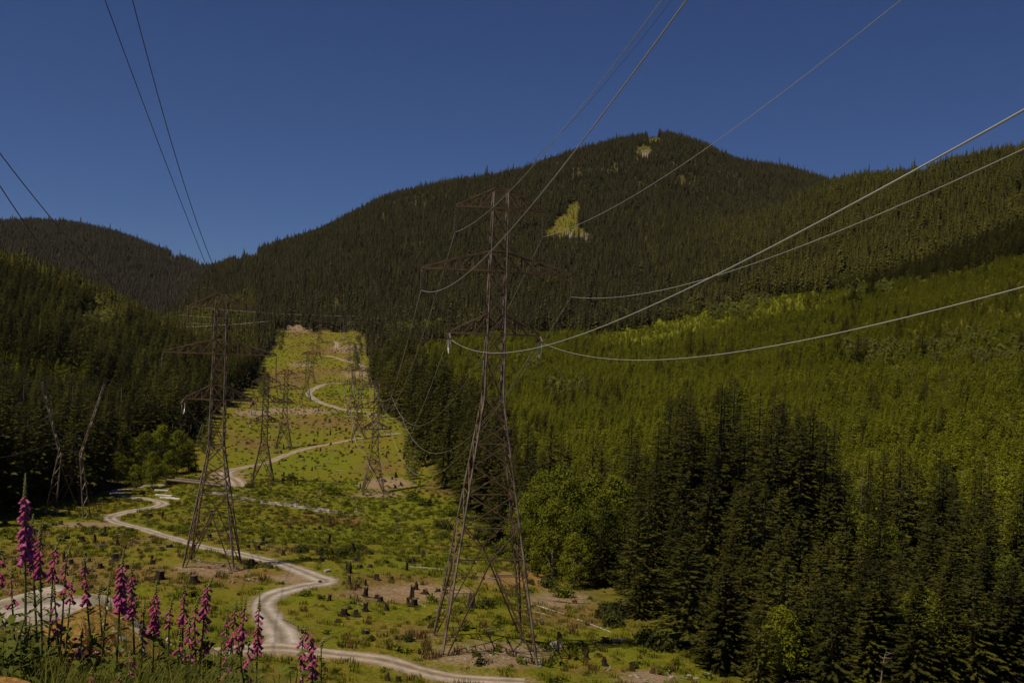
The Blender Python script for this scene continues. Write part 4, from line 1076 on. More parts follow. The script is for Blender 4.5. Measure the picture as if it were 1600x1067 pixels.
# ------------------------------------------------------------------ stumps, logs, rocks
def stump_mesh(seed, H, Rr, broken):
    r = random.Random(seed); mb = MB(); sides = 12; rings = 6
    ph = [r.uniform(0.8, 1.25) for _ in range(sides)]
    for i in range(rings):
        t = i / (rings - 1)
        for k in range(sides):
            a = 6.2832 * k / sides
            rad = Rr * ph[k] * (1.0 + 0.75 * (1 - t) ** 3 * (1.5 if k % 3 == 0 else 0.7)) * (1 - 0.12 * t)
            z = -0.3 + (H + 0.3) * t
            if i == rings - 1 and broken: z += r.uniform(-0.25, 0.45) * H
            mb.v.append((math.cos(a) * rad, math.sin(a) * rad, z))
    for i in range(rings - 1):
        for k in range(sides):
            k2 = (k + 1) % sides
            mb.f.append((i * sides + k, i * sides + k2, (i + 1) * sides + k2, (i + 1) * sides + k)); mb.m.append(0)
    c = len(mb.v); mb.v.append((0, 0, H * (0.7 if broken else 1.0)))
    for k in range(sides):
        mb.f.append(((rings - 1) * sides + k, (rings - 1) * sides + (k + 1) % sides, c)); mb.m.append(1)
    for k in range(4):
        a = r.random() * 6.28; mb.tube([(math.cos(a) * Rr * .7, math.sin(a) * Rr * .7, 0.25 * H), (math.cos(a) * Rr * 1.8, math.sin(a) * Rr * 1.8, 0.05), (math.cos(a + .2) * Rr * 2.6, math.sin(a + .2) * Rr * 2.6, -0.15)], [Rr * .28, Rr * .2, Rr * .08], 5)
    return mb.mesh('stump', [M['stump'], M['stump_cut'] if not broken else M['stump']])
ST = [stump_mesh(500 + s, (0.9, 1.3, 0.7, 1.6, 1.1)[s], (0.45, 0.4, 0.55, 0.35, 0.5)[s], s in (1, 3)) for s in range(5)]
def stump(px, py, s, k, label, group=None, tilt=0.0):
    p = hit(px, py, 80); s *= 0.68; o = place('stump', ST[k]); o.location = p; o.scale = (s, s, s * random.uniform(0.9, 1.3)); o.rotation_euler = (random.uniform(-.15, .15) + tilt, random.uniform(-.15, .15), random.random() * 6)
    tag(o, label, 'stump', group)
for px, py, s, k, lb in ((538, 962, 1.15, 0, 'big flat cut stump below the hairpin'), (557, 963, 0.85, 4, 'smaller stump right beside the big flat cut one'), (571, 990, 0.8, 2, 'low stump right below the big flat cut pair'), (643, 936, 1.25, 3, 'tall pointed broken stump left of the near tower'),
                         (638, 944, 0.7, 1, 'short stump at the foot of the pointed one'), (650, 921, 0.8, 1, 'thin stump above the pointed one'), (664, 928, 0.9, 4, 'dark lump of a stump right of the pointed one'), (594, 940, 0.9, 4, 'root stump with bleached roots left of the pointed one'), (514, 938, 0.7, 1, 'dark small stump right of the hairpin bend'),
                         (736, 950, 1.5, 1, 'leaning broken stump between the near tower legs'), (875, 1000, 0.95, 1, 'dark upright stump by the grey boulder right of the tower'), (684, 924, 0.8, 2, 'stump beside the left side of the near tower'), (249, 905, 1.5, 4, 'large root stump above the foxglove flowers'),
                         (304, 912, 1.3, 4, 'dark root mass right of the large root stump'), (148, 848, 0.9, 3, 'thin upright stump left of the foxglove with a leaning neighbour'), (184, 852, 0.9, 1, 'stump in the grass behind the foxgloves'), (180, 876, 1.3, 4, 'root plate with a bleached root behind the foxgloves'), (128, 846, 1.1, 4, 'root mass with a grey log in the left grass'),
                         (916, 1030, 0.9, 1, 'thin pale topped stump low in the right grass'), (945, 1040, 0.8, 1, 'dark pointed stump near the lower right grass edge'), (605, 1063, 0.6, 1, 'stump at the bottom edge, left of two'), (622, 1064, 0.6, 4, 'stump at the bottom edge, right of two'), (500, 910, .6, 2, 'low stump above the hairpin tip')):
    stump(px, py, s, k, lb)
ZN = (((90, 330, 800, 900), 'small dark stump in the grass left of the second tower', 'stumps left of the second tower', 34), ((380, 560, 820, 900), 'small dark stump in the grass between road and creek', 'stumps between road and creek', 24), ((540, 680, 860, 960), 'small dark stump in the brown slope left of the near tower', 'stumps on the brown slope', 22),
      ((420, 640, 690, 765), 'tiny dark stump on the green slope above the creek', 'stumps above the creek', 70), ((420, 590, 610, 690), 'tiny dark stump on the middle slope of the clearing', 'stumps on the middle slope', 75), ((440, 560, 530, 600), 'tiny far stump high in the clearing', 'stumps high in the clearing', 30))
for (x0, x1, y0, y1), lb, gp, n in ZN:
    for k in range(n):
        px = random.uniform(x0, x1); py = random.uniform(y0, y1); p = hit(px, py, 80)
        if float(ginterp(RD, p[0], p[1])) < 1.2 or not zones(np.array([px]), np.array([p[1]]))[0][0]: continue
        stump(px, py, random.uniform(0.55, 1.25) * (1.0 if p[1] < 350 else 1.25), random.randrange(5), lb, gp)
def log_mesh(seed, L, r0, white):
    r = random.Random(seed); mb = MB()
    mb.tube([(-L / 2 + L * i / 9, r.uniform(-.12, .12), r0 * (0.9 + r.uniform(-.35, .2))) for i in range(10)], [r0 * (1 - 0.05 * i) * r.uniform(.75, 1.1) for i in range(10)], 8)
    for k in range(6):
        x = r.uniform(-L * .4, L * .4); mb.tube([(x, 0, r0), (x + .15, r.uniform(-.5, .5), r0 + r.uniform(.2, .6))], [r0 * .3, 0.02], 4)
    return mb.mesh('log', [M['bleached'] if white else M['stump_cut']])
LG = [log_mesh(600 + s, (4.5, 6.5, 3.2)[s % 3], (0.16, 0.2, 0.14)[s % 3], s < 3) for s in range(6)]
def log(px, py, s, k, rz, label, group=None):
    p = hit(px, py, 80); o = place('log', LG[k]); o.location = (p[0], p[1], p[2] - 0.06); o.scale = (s, s * 0.8, s * 0.8)
    sl = gz(p[0] + math.cos(rz), p[1] + math.sin(rz)) - p[2]
    o.rotation_euler = (0, -math.atan(sl), rz); tag(o, label, 'log', group)
for i, a in enumerate(((668, 888, 0.8, 1, 0.05, 'long white bleached log in the grass left of the near tower'), (629, 884, 0.35, 2, 0.3, 'tiny white chunk of wood left of the long white log'), (648, 886, 0.6, 0, -0.1, 'pale broken log between white chunk and long log'), (838, 957, 0.8, 0, 0.1, 'pale log in the slash at the forest edge'), (858, 953, 0.9, 1, -0.4, 'bleached trunk at the forest edge pointing to the trees'),
          (928, 978, 0.9, 1, -0.9, 'bleached fallen trunk running down from the slash heap'), (905, 950, 0.8, 0, 0.9, 'pale branchy trunk in the slash heap'), (888, 942, 0.9, 4, 0.1, 'brown log in the slash heap'), (420, 852, 0.8, 0, -0.4, 'pale short log above the straight road'), (404, 846, 0.7, 1, 0.2, 'pale log end beside the short one'),
          (545, 878, 0.9, 3, 0.6, 'brown log near the dark bushes'), (742, 893, 0.7, 0, 0.0, 'pale log seen between the near tower legs'), (700, 953, 0.7, 0, 0.2, 'pale log by the near tower left legs'), (560, 800, 1.0, 0, 0.0, 'white driftwood log lying at the creek'), (660, 945, 0.7, 2, -1.0, 'white root branch right of the pointed stump'), (470, 795, .9, 1, -.3, 'driftwood along the stony creek'))):
    log(*a)
SL = 'tiny pale log lying on the cleared slope'
for k in range(40):
    px = random.uniform(430, 600); py = random.uniform(530, 740); p = hit(px, py, 80)
    if not zones(np.array([px]), np.array([p[1]]))[0][0] or float(ginterp(RD, p[0], p[1])) < 2: continue
    log(px, py, random.uniform(0.8, 1.5), random.randrange(6), random.uniform(-0.5, 0.5), SL, 'logs on the cleared slope')
# stack of white boards by the road
wb = MB(); wb.box((-2.6, -0.2, 0.05), (2.6, 0.2, 0.3)); WB = wb.mesh('board', [M['white_paint']])
for px, py, s, rz, lb in ((252, 768, 0.75, 0.05, 'white board lying farthest up beside the road bend'), (256, 776, 0.9, -0.06, 'long thin white board in the middle beside the road bend'), (262, 780, 0.8, 0.1, 'white board lying left of the lowest one by the road bend'), (270, 781, 0.75, -0.12, 'white board lowest and rightmost by the road bend')):
    p = hit(px, py, 150); o = place('board', WB); o.location = p + np.array([0, 0, 0.15]); o.scale = (s, 1.6, 1.3); o.rotation_euler = (0, 0.02, rz); tag(o, lb, 'board')
RK = [rock_mesh(700 + s, M['rock']) for s in range(3)]
def boulder(px, py, s, label, group=None, k=0, ymin=80):
    p = hit(px, py, ymin); o = place('boulder', RK[k]); o.location = (p[0], p[1], p[2] + s * 0.2); o.scale = (s, s, s); o.rotation_euler.z = random.random() * 6; tag(o, label, 'rock', group)
for px, py, s, lb in ((869, 1010, 0.75, 'pale grey boulder right of the near tower'), (963, 1003, 0.5, 'grey boulder in the grass before the young firs'), (973, 1001, 0.4, 'small grey boulder right of the grass one'), (511, 893, 0.5, 'pale boulder at the tip of the hairpin'), (1106, 1056, 0.45, 'pale stone at the foot of the right trees'), (141, 771, 1.2, 'pale rock beneath the dark left forest'), (812, 827, .3, 'white stone by the near tower right legs')):
    boulder(px, py, s, lb, None, int(px) % 3)
for k in range(26):
    boulder(random.uniform(705, 850), random.uniform(1008, 1036), random.uniform(0.08, 0.22), 'small rubble stone on the gravel pad of the near tower', 'rubble at the near tower', k % 3)
for k in range(18):
    boulder(random.uniform(395, 545), 783 + random.uniform(-2, 2) + 0, random.uniform(0.2, 0.45), 'grey stone in the bed of the creek', 'creek stones', k % 3, 200)
for k in range(16):
    boulder(random.uniform(980, 1090), random.uniform(1052, 1064), random.uniform(0.1, 0.28), 'pale stone in the gravel patch at the bottom edge', 'bottom gravel stones', k % 3)
OR = rock_mesh(720, M['orange_rock'], 0.5)
u, w = pix(-15, 1085); o = place('boulder', OR); o.location = (u * 4.6, 4.6, w * 4.6 - 0.02); o.scale = (0.17, 0.2, 0.16); tag(o, 'orange brown clay boulder cut off by the lower left corner', 'rock')

# ------------------------------------------------------------------ foxgloves
def foxglove(px, ptop, pbot, Y, bend, dens, label, white=False, group=None, budfrac=0.25, width=1.0):
    u, w = pix(px, ptop); zt = w * Y
    u2, w2 = pix(px, pbot); zb = w2 * Y
    r = random.Random(int(px * 7 + ptop))
    lean = r.uniform(-0.09, 0.09)
    x0 = u * Y; g = gz(x0, Y); H = zt - g
    o = empty('foxglove', (x0 - lean * H, Y, g)); tag(o, label, 'flower', group)
    fl = zt - zb
    def stem(t):       # t 0..1 along height
        z = H * t; k = max(0, (z - (H - fl * 0.55)) / (fl * 0.55))
        return Vector((lean * H * t + bend * fl * k * k - bend * fl * 0.0, 0.02 * math.sin(t * 5), z - abs(bend) * fl * 0.35 * k * k))
    st = MB(); ts = [i / 14 for i in range(15)]
    st.tube([tuple(stem(t) + (Vector((0, 0, -0.1)) if t == 0 else Vector())) for t in ts], [0.011 * (1 - 0.75 * t) + 0.001 for t in ts], 6)
    st.build('stem', [M['fox_stem']], o, True)
    bl = MB(); bu = MB(); bw = MB()
    t0 = 1 - fl / H; tb = 1 - budfrac * (1 - t0)
    dens *= r.uniform(0.75, 1.15); budfrac *= r.uniform(0.75, 1.6); nfl = int(fl / 0.0122 * dens); ga = r.random() * 6
    for i in range(nfl):
        q = i / max(1, nfl - 1); t = t0 + (tb - t0) * q
        p = stem(t); ga += 2.39996
        if r.random() < 0.24: continue
        d = Vector((math.cos(ga), math.sin(ga), -0.75 - 0.3 * (1 - q))).normalized()
        L = (0.048 - 0.022 * q) * r.uniform(0.75, 1.2) * width
        rad = L * 0.30
        p1 = p + d * 0.008
        isw = white and q < 0.5 and r.random() < 0.7
        if isw: L *= 0.75; rad *= 0.75
        (bw if isw else bl).tube([tuple(p1), tuple(p1 + d * L * 0.25), tuple(p1 + d * L * 0.8 + Vector((0, 0, -L * .06))), tuple(p1 + d * L + Vector((0, 0, -L * .1)))], [rad * 0.35, rad * 0.75, rad * 0.85, rad * 1.2], 7, cap=False)
        # calyx
        bu.tube([tuple(p), tuple(p1 + d * L * 0.16)], [rad * 0.3, rad * 0.62], 5)
    nb = int(budfrac * fl / 0.006) + 6
    for i in range(nb):
        q = i / nb; t = tb + (1 - tb) * q; p = stem(t); ga += 2.39996
        d = Vector((math.cos(ga), math.sin(ga), 0.2 - 0.9 * (1 - q))).normalized(); L = 0.020 * (1 - q * 0.7)
        bu.tube([tuple(p), tuple(p + d * L * 0.6), tuple(p + d * L)], [L * 0.18, L * 0.34, L * 0.1], 5)
    # dried lower calyxes
    for i in range(6):
        t = t0 - 0.035 * i * r.random(); p = stem(max(0.05, t)); ga += 2.4
        d = Vector((math.cos(ga), math.sin(ga), -0.2)); bu.tube([tuple(p), tuple(p + d * 0.02)], [0.004, 0.006], 4)
    if bl.f: bl.build('flower_spike', [M['petal']], o, True)
    if bw.f: bw.build('white_bells', [M['petal_white']], o, True)
    bu.build('buds', [M['bud']], o, True)
    lv = MB()
    for i in range(30):
        t = (0.04 + 0.9 * r.random()) * t0; p = stem(t); a = r.random() * 6.28; L = r.uniform(0.1, 0.26) * (1.15 - 0.8 * t / max(t0, .01))
        d = Vector((math.cos(a), math.sin(a), r.uniform(0.1, 0.8))).normalized(); s = Vector((-d.y, d.x, r.uniform(-.3, .3))) * L * 0.16
        q1 = p + d * L * 0.35 + Vector((0, 0, L * .06)); q2 = p + d * L * 0.72; e = p + d * L + Vector((0, 0, -L * .3))
        lv.poly([p, q1 + s, q1 - s]); lv.poly([q1 + s, q2 + s * 0.8, q2 - s * 0.8, q1 - s]); lv.poly([q2 + s * 0.8, e, q2 - s * 0.8])
    lv.build('foliage', [M['fox_leaf']], o, True)
FG = [
 (42, 738, 868, 6.6, 0.0, 1.3, 'tallest foxglove, a long magenta spike at the far left', 0, 1.25),
 (50, 800, 885, 7.2, 0.05, 1.1, 'foxglove spike close behind and below the tallest one', 0, 1.0),
 (65, 816, 895, 7.0, 0.0, 1.0, 'foxglove just right of the tallest one', 0, 1.0),
 (90, 838, 900, 7.4, 0.08, 0.9, 'foxglove third from the left with a leaning tip', 0, 1.0),
 (108, 846, 920, 7.6, 0.08, 0.6, 'slender pale foxglove leaning right beside the third one', 0, 0.9),
 (4, 848, 912, 6.8, 0.0, 0.9, 'foxglove cut off by the left picture edge', 0, 1.0),
 (20, 885, 940, 6.4, 0.0, 0.5, 'sparse low foxglove under the tallest spike', 0, 0.9),
 (133, 862, 938, 7.4, 0.0, 1.3, 'dark slim foxglove standing over the grey road crest', 0, 0.95),
 (116, 898, 935, 8.2, 0.0, 0.8, 'short foxglove left of the dark slim one', 0, 0.9),
 (195, 856, 948, 7.0, 0.0, 1.6, 'thick dark magenta foxglove over the right end of the road crest', 0, 1.2),
 (206, 872, 960, 7.5, 0.04, 1.0, 'foxglove half hidden behind the thick dark one', 0, 1.0),
 (155, 905, 948, 7.6, 0.15, 0.25, 'thin foxglove in bud with small white bells, left of the thick dark one', 1, 0.9),
 (174, 896, 945, 7.4, 0.0, 0.25, 'thin upright budding stalk with one white bell beside the thick dark foxglove', 1, 0.9),
 (86, 905, 980, 7.4, 0.0, 0.35, 'sparse foxglove with a few drooping bells against the grey road', 0, 1.0),
 (131, 980, 1025, 7.2, 0.0, 0.8, 'low foxglove in front of the orange bank', 0, 1.0),
 (246, 905, 985, 7.4, 0.0, 1.4, 'bright pink foxglove at the right foot of the bank', 0, 1.05),
 (228, 935, 1012, 7.6, 0.0, 0.6, 'sparse pink and white foxglove left of the bright pink one', 1, 1.0),
 (268, 930, 1000, 7.4, 0.05, 0.7, 'foxglove with white lower bells right of the bright pink one', 1, 1.0),
 (291, 905, 970, 7.4, -0.05, 1.1, 'foxglove with a green budding tip in the middle group', 0, 1.0),
 (305, 928, 1000, 7.2, 0.1, 0.5, 'budding foxglove with a leaning green tip in the middle group', 0, 0.9),
 (328, 893, 962, 7.2, 0.12, 1.1, 'pale pink foxglove with a tip leaning right, tallest of the middle group', 0, 1.05),
 (298, 958, 1025, 7.0, 0.0, 1.1, 'lower deep pink foxglove under the middle group', 0, 1.05),
 (318, 950, 1012, 7.3, 0.0, 0.9, 'dark pink foxglove below the pale leaning one', 0, 1.0),
 (284, 975, 1022, 7.0, 0.0, 0.3, 'short foxglove with white drooping bells low in the middle group', 1, 1.0),
 (356, 955, 1015, 7.6, 0.0, 1.2, 'small dark foxglove alone left of the road junction pair', 0, 0.95),
 (371, 935, 1000, 7.5, 0.0, 0.9, 'foxglove left in the pair before the road junction', 0, 1.0),
 (384, 928, 1005, 7.5, 0.03, 0.9, 'foxglove right in the pair before the road junction', 0, 1.0),
 (407, 927, 1012, 7.3, 0.0, 1.0, 'foxglove with a long green tip standing against the road', 0, 1.0),
 (391, 985, 1058, 6.8, 0.0, 1.0, 'lower foxglove under the one standing against the road', 0, 1.05),
 (488, 952, 1050, 6.6, -0.45, 1.2, 'foxglove at the far right of the row with a tip bent to the left', 0, 1.1),
 (473, 972, 1042, 6.9, 0.1, 0.9, 'foxglove left beside the bent tip one at the right end', 0, 1.0),
 (503, 985, 1022, 6.7, 0.5, 0.1, 'green unopened stalk curving right at the right end of the row', 0, 0.7),
 (205, 1015, 1050, 6.5, 0.0, 0.6, 'low pink foxglove near the bottom edge below the thick dark one', 0, 1.1),
 (146, 1040, 1075, 6.2, 0.0, 1.2, 'dark pink foxglove cluster at the bottom edge', 0, 1.1),
 (190, 1048, 1080, 6.3, 0.0, 0.8, 'small foxglove at the bottom edge right of the dark cluster', 0, 1.0),
 (355, 1010, 1050, 6.9, 0.0, 0.35, 'nearly bare foxglove with one hanging bell near the bottom', 0, 1.0),
 (470, 1038, 1075, 6.5, 0.0, 0.8, 'foxglove barely entering the bottom edge below the bent one', 0, 1.0),
]
for (px, pt, pb, Y, bend, dens, lb, wh, wd) in FG:
    foxglove(px, pt, pb, Y, bend, dens, lb, bool(wh), None, 0.28 if dens > 0.3 else 0.6, wd)

# ------------------------------------------------------------------ pylons
def lattice_tower(name, loc, yaw, H, base, label, group, bw=1.0, feet=None, strain=True):
    """three armed steel tower: x along the arms, y along the line"""
    root = empty(name, loc, yaw); tag(root, label, 'pylon', group)
    zw = H - 20.8                                   # waist
    def half(z):
        if z < zw: return base + (0.95 - base) * z / zw
        return 0.95 + (0.72 - 0.95) * (z - zw) / (H - zw)
    feet = feet or {}
    for sx in (-1, 1):
        for sy in (-1, 1):
            m = MB(); f = feet.get((sx, sy), -0.6)
            k = (base - 0.95) / zw
            m.bar((sx * (base - k * f), sy * (base - k * f), f), (sx * 0.95, sy * 0.95, zw), 0.17 * bw, 0, 0.14 * bw)
            m.bar((sx * 0.95, sy * 0.95, zw), (sx * 0.72, sy * 0.72, H), 0.14 * bw, 0, 0.11 * bw)
            m.box((sx * (base - k * f) - .35, sy * (base - k * f) - .35, f - .5), (sx * (base - k * f) + .35, sy * (base - k * f) + .35, f + .18))
            m.build('leg', [M['leg_steel']], root)
    zk = H * 0.27; zn = H * 0.205                   # top of the portal panel, its node
    def face(fn):
        """fn(s, z) -> point on one tower face, s in -1..1"""
        m = MB(); w = 0.105 * bw
        m.bar(fn(-1, zk), fn(1, zk), w * 1.1); m.bar(fn(-1, zn), fn(1, zn), w)
        m.bar(fn(-1, zk), fn(0, zn), w * 1.1); m.bar(fn(1, zk), fn(0, zn), w * 1.1)
        for s in (-1, 1):
            foot = fn(s, 0.0); node = fn(0, zn)
            m.bar(node, fn(s * 0.93, 0.15), w * 1.2)
            prev = None; nr = 5
            for i in range(1, nr + 1):
                t = i / (nr + 1); z = zn * t
                a = fn(s, z); b = Vector(node) * t + Vector(fn(s * 0.93, 0.15)) * (1 - t); b.z = z
                m.bar(a, b, w * 0.7)
                if prev: m.bar(prev[1] if i % 2 else prev[0], a if i % 2 else b, w * 0.6)
                prev = (a, b)
        # body panels
        zs = [zk]; 
        while zs[-1] < zw - 1.2: zs.append(zs[-1] + max(1.7, half(zs[-1]) * 1.15))
        zs[-1] = zw
        arms = [zw, H - 16.6, H - 14.5, H - 12.5, H - 10.4, H - 8.2, H - 6.2, H - 4.1, H - 1.9, H]
        zs = zs + arms[1:]
        for i in range(len(zs) - 1):
            a, b = zs[i], zs[i + 1]
            m.bar(fn(-1, a), fn(1, b), w * 0.85); m.bar(fn(1, a), fn(-1, b), w * 0.85)
            if i % 2 == 0 or b > zw: m.bar(fn(-1, b), fn(1, b), w * 0.9)
        m.build('bracing', [M['brace_steel']], root)
    face(lambda s, z: (s * half(z), half(z), z)); face(lambda s, z: (s * half(z), -half(z), z))
    face(lambda s, z: (half(z), s * half(z), z)); face(lambda s, z: (-half(z), s * half(z), z))
    tips = {}
    for lev, (zb, zt, span) in enumerate(((H - 1.9, H, 4.45), (H - 8.2, H - 6.2, 7.6), (H - 14.5, H - 12.4, 4.55))):
        for sx in (-1, 1):
            m = MB(); tip = Vector((sx * span, 0, zb)); w = 0.165 * bw
            for sy in (-1, 1):
                hb, ht = half(zb), half(zt)
                rb = Vector((sx * hb, sy * hb, zb)); rt = Vector((sx * ht, sy * ht, zt))
                m.bar(rb, tip, w); m.bar(rt, tip + Vector((0, 0, 0.12)), w)
                n = 4 if span > 6 else 3
                pv = rt
                for i in range(1, n):
                    t = i / n; lo = rb.lerp(tip, t); hi = rt.lerp(tip, t)
                    m.bar(lo, hi, w * 0.6); m.bar(pv, lo, w * 0.6); pv = hi
            n = 4 if span > 6 else 3
            for i in range(1, n):
                t = i / n; a = Vector((sx * half(zb), half(zb), zb)).lerp(tip, t); b = Vector((sx * half(zb), -half(zb), zb)).lerp(tip, t)
                m.bar(a, b, w * 0.6)
            m.build('crossarm', [M['brace_steel']], root)
            iz = MB(); L = (2.4, 2.0, 1.5)[lev]
            if lev == 2 and strain:
                for dy in (-1, 1):
                    for k in range(10):
                        p = tip + Vector((sx * 0.05, dy * (0.25 + 0.14 * k), -0.18 - 0.05 * k)); q = p + Vector((0, dy * 0.07, -0.02))
                        iz.tube([tuple(p), tuple(q)], [0.15 * bw, 0.11 * bw], 8)
                    iz.bar(tip, tip + Vector((sx * .05, dy * 1.75, -0.72)), 0.05 * bw)
                js = [tip + Vector((sx * .05, 1.1 * math.cos(a), -0.6 - 1.5 * math.sin(a) ** 0.7)) for a in [math.pi * i / 12 for i in range(13)]]
                iz.tube([tuple(p) for p in js], 0.045 * bw, 5, mi=1)
                tips[(lev, sx)] = tip + Vector((sx * .05, -1.75, -0.72)); tips[(lev, sx, 'far')] = tip + Vector((sx * .05, 1.75, -0.72))
            else:
                n = int(L / 0.17)
                for k in range(n):
                    z = -0.25 - k * 0.17; iz.tube([tuple(tip + Vector((0, 0, z))), tuple(tip + Vector((0, 0, z - 0.075)))], [0.06 * bw, 0.14 * bw], 8)
                iz.bar(tip, tip + Vector((0, 0, -L - .15)), 0.045 * bw)
                iz.bar(tip + Vector((0, -.3, -L - .15)), tip + Vector((0, .3, -L - .15)), 0.09 * bw)
                tips[(lev, sx)] = tip + Vector((0, 0, -L - .2)); tips[(lev, sx, 'far')] = tips[(lev, sx)]
            iz.build('insulator_string', [M['porcelain'], M['wire']], root)
    tips['peak'] = Vector((-0.6, 0, H + 0.1))
    mw = Matrix.Translation(Vector(loc)) @ Matrix.Rotation(yaw, 4, 'Z')
    return root, {k: mw @ v for k, v in tips.items()}, tips
YAW = R(9.0)
def base_at(px, py, Y):
    u, w = pix(px, py); return (u * Y, Y, gz(u * Y, Y))
L1 = base_at(755, 1012, 100)
u_, w_ = pix(787, 297); H1 = w_ * 100 - L1[2]
feet = {}
for sx in (-1, 1):
    for sy in (-1, 1):
        p = Matrix.Rotation(YAW, 3, 'Z') @ Vector((sx * 4.6, sy * 4.6, 0)); feet[(sx, sy)] = gz(L1[0] + p.x, L1[1] + p.y) - L1[2] - 0.1
T1, W1, _ = lattice_tower('lattice_pylon', L1, YAW, H1, 4.6, 'tall rusty lattice pylon in the foreground, the largest of all', 'right hand line of pylons', feet=feet)
L2 = base_at(331, 886, 137)
u_, w_ = pix(356, 460); H2 = w_ * 137 - L2[2]
T2, W2, TIPS2 = lattice_tower('lattice_pylon', L2, R(8), H2, 3.4, 'rusty lattice pylon by the road left of centre, second largest', 'left hand line of pylons')
print('H', H1, H2, L1, L2)
def copy_tree(o, loc, rz, s, label, group):
    c = o.copy(); col.objects.link(c); c.location = loc; c.rotation_euler = (0, 0, rz); c.scale = (s, s, s); tag(c, label, None, group)
    for ch_ in o.children:
        d = ch_.copy(); d.parent = c; d.matrix_parent_inverse = ch_.matrix_parent_inverse.copy(); col.objects.link(d)
    return c
# far pylons get slightly heavier steel so that their lattice still reads
TF, WF, TIPSF = lattice_tower('lattice_pylon', base_at(583, 770, 300), R(10), 34.0, 3.4, 'far lattice pylon beside the right forest edge, nearest of its row', 'right hand line of pylons', bw=1.35)
TWR = {'r2': WF}
def far_tower(key, px, py, Y, s, label, group, rz=R(9)):
    loc = base_at(px, py, Y); copy_tree(TF, loc, rz, s, label, group)
    mw = Matrix.Translation(Vector(loc)) @ Matrix.Rotation(rz, 4, 'Z') @ Matrix.Scale(s, 4)
    TWR[key] = {k: mw @ v for k, v in TIPSF.items()}
for a in (('l3', 410, 755, 318, 1.0, 'lattice pylon beyond the bridge, third of the left row', 'left hand line of pylons'), ('l4', 443, 700, 428, 1.0, 'lattice pylon right behind the one beyond the bridge', 'left hand line of pylons'),
          ('r3', 560, 692, 440, 0.95, 'lattice pylon at the pale road in the middle of the right row', 'right hand line of pylons'), ('r4', 550, 650, 580, 1.0, 'distant pylon below the road bend in the right row', 'right hand line of pylons'),
          ('r5', 552, 610, 770, 1.0, 'distant pylon at the end of the road bend in the right row', 'right hand line of pylons'), ('r6', 546, 570, 960, 1.0, 'tiny pylon beside the far pinkish track', 'right hand line of pylons'), ('r7', 541, 535, 1170, 1.0, 'tiny last pylon of the right row under the forest', 'right hand line of pylons'),
          ('l5', 478, 625, 690, 1.0, 'distant pylon left of the road bend', 'left hand line of pylons'), ('l6', 487, 588, 860, 1.0, 'tiny pylon above the road bend in the left row', 'left hand line of pylons'), ('l7', 497, 556, 1040, 1.0, 'tiny pylon beside the start of the pinkish track', 'left hand line of pylons'), ('l8', 500, 530, 1190, 1.0, 'tiny last pylon of the left row under the forest', 'left hand line of pylons')):
    far_tower(*a)

# forked (cat head) pylon
def forked(loc, yaw, label, s=1.0, parts=None):
    root = empty('forked_pylon', loc, yaw); root.scale = (s, s, s); tag(root, label, 'pylon', 'forked pylons at the left forest edge')
    if parts:
        for nm, me in parts: place(nm, me, root)
        return root, parts
    out = []
    def lat(m, a0, a1, b0, b1, n, w):
        a0, a1, b0, b1 = map(Vector, (a0, a1, b0, b1))
        m.bar(a0, a1, w); m.bar(b0, b1, w)
        for i in range(n):
            t = i / n; t2 = (i + 1) / n
            m.bar(a0.lerp(a1, t) if i % 2 == 0 else b0.lerp(b1, t), b0.lerp(b1, t2) if i % 2 == 0 else a0.lerp(a1, t2), w * 0.6)
    for sx in (-1, 1):
        m = MB(); lat(m, (sx * 4.0, -2.6, -.6), (sx * 2.1, -.7, 13.2), (sx * 3.6, 2.6, -.6), (sx * 2.0, .7, 13.2), 9, 0.2)
        out.append(('leg', m.build('leg', [M['leg_steel']], root).data))
        m = MB(); lat(m, (sx * 2.1, -.6, 13.2), (sx * 6.3, -.45, 27.5), (sx * 2.1, .6, 13.2), (sx * 6.3, .45, 27.5), 11, 0.19)
        out.append(('fork_arm', m.build('fork_arm', [M['leg_steel']], root).data))
        m = MB(); m.bar((sx * 5.0, 0, 23.2), (sx * 1.5, 0, 27.5), 0.1); m.bar((sx * 3.5, 0, 18.2), (-sx * 2.0, 0, 13.2), 0.1)
        m.bar((sx * 3.4, -2.4, .5), (-sx * 2.2, -.8, 12), 0.10); m.bar((sx * 3.2, 2.4, .5), (-sx * 2.2, .8, 12), 0.10)
        out.append(('bracing', m.build('bracing', [M['shaded_steel']], root).data))
    m = MB()
    for sy in (-1, 1):
        m.bar((-10, sy * .1, 27.2), (10, sy * .1, 27.2), 0.12)
        m.bar((-10, 0, 27.3), (-6.3, sy * .45, 28.6), 0.1); m.bar((10, 0, 27.3), (6.3, sy * .45, 28.6), 0.1); m.bar((-6.3, sy * .45, 28.6), (6.3, sy * .45, 28.6), 0.1)
        for i in range(14):
            x = -7 + i; m.bar((x, sy * .35, 27.2), (x + 1, sy * .4, 28.6) if i % 2 else (x + .5, sy * .4, 28.6), 0.06)
    m.bar((-2.1, -.6, 13.2), (2.1, -.6, 13.2), 0.12); m.bar((-2.1, .6, 13.2), (2.1, .6, 13.2), 0.12)
    out.append(('crossarm', m.build('crossarm', [M['shaded_steel']], root).data))
    for x in (-9.8, 0, 9.8):
        m = MB()
        for k in range(16):
            z = 27.0 - k * 0.2; m.tube([(x, 0, z), (x, 0, z - .1)], [.06, .15], 6)
        m.bar((x, 0, 27.2), (x, 0, 23.4), 0.06); m.bar((x, -.4, 23.4), (x, .4, 23.4), 0.12)
        out.append(('insulator_string', m.build('insulator_string', [M['porcelain']], root).data))
    return root, out
V1L = base_at(106, 817, 205)
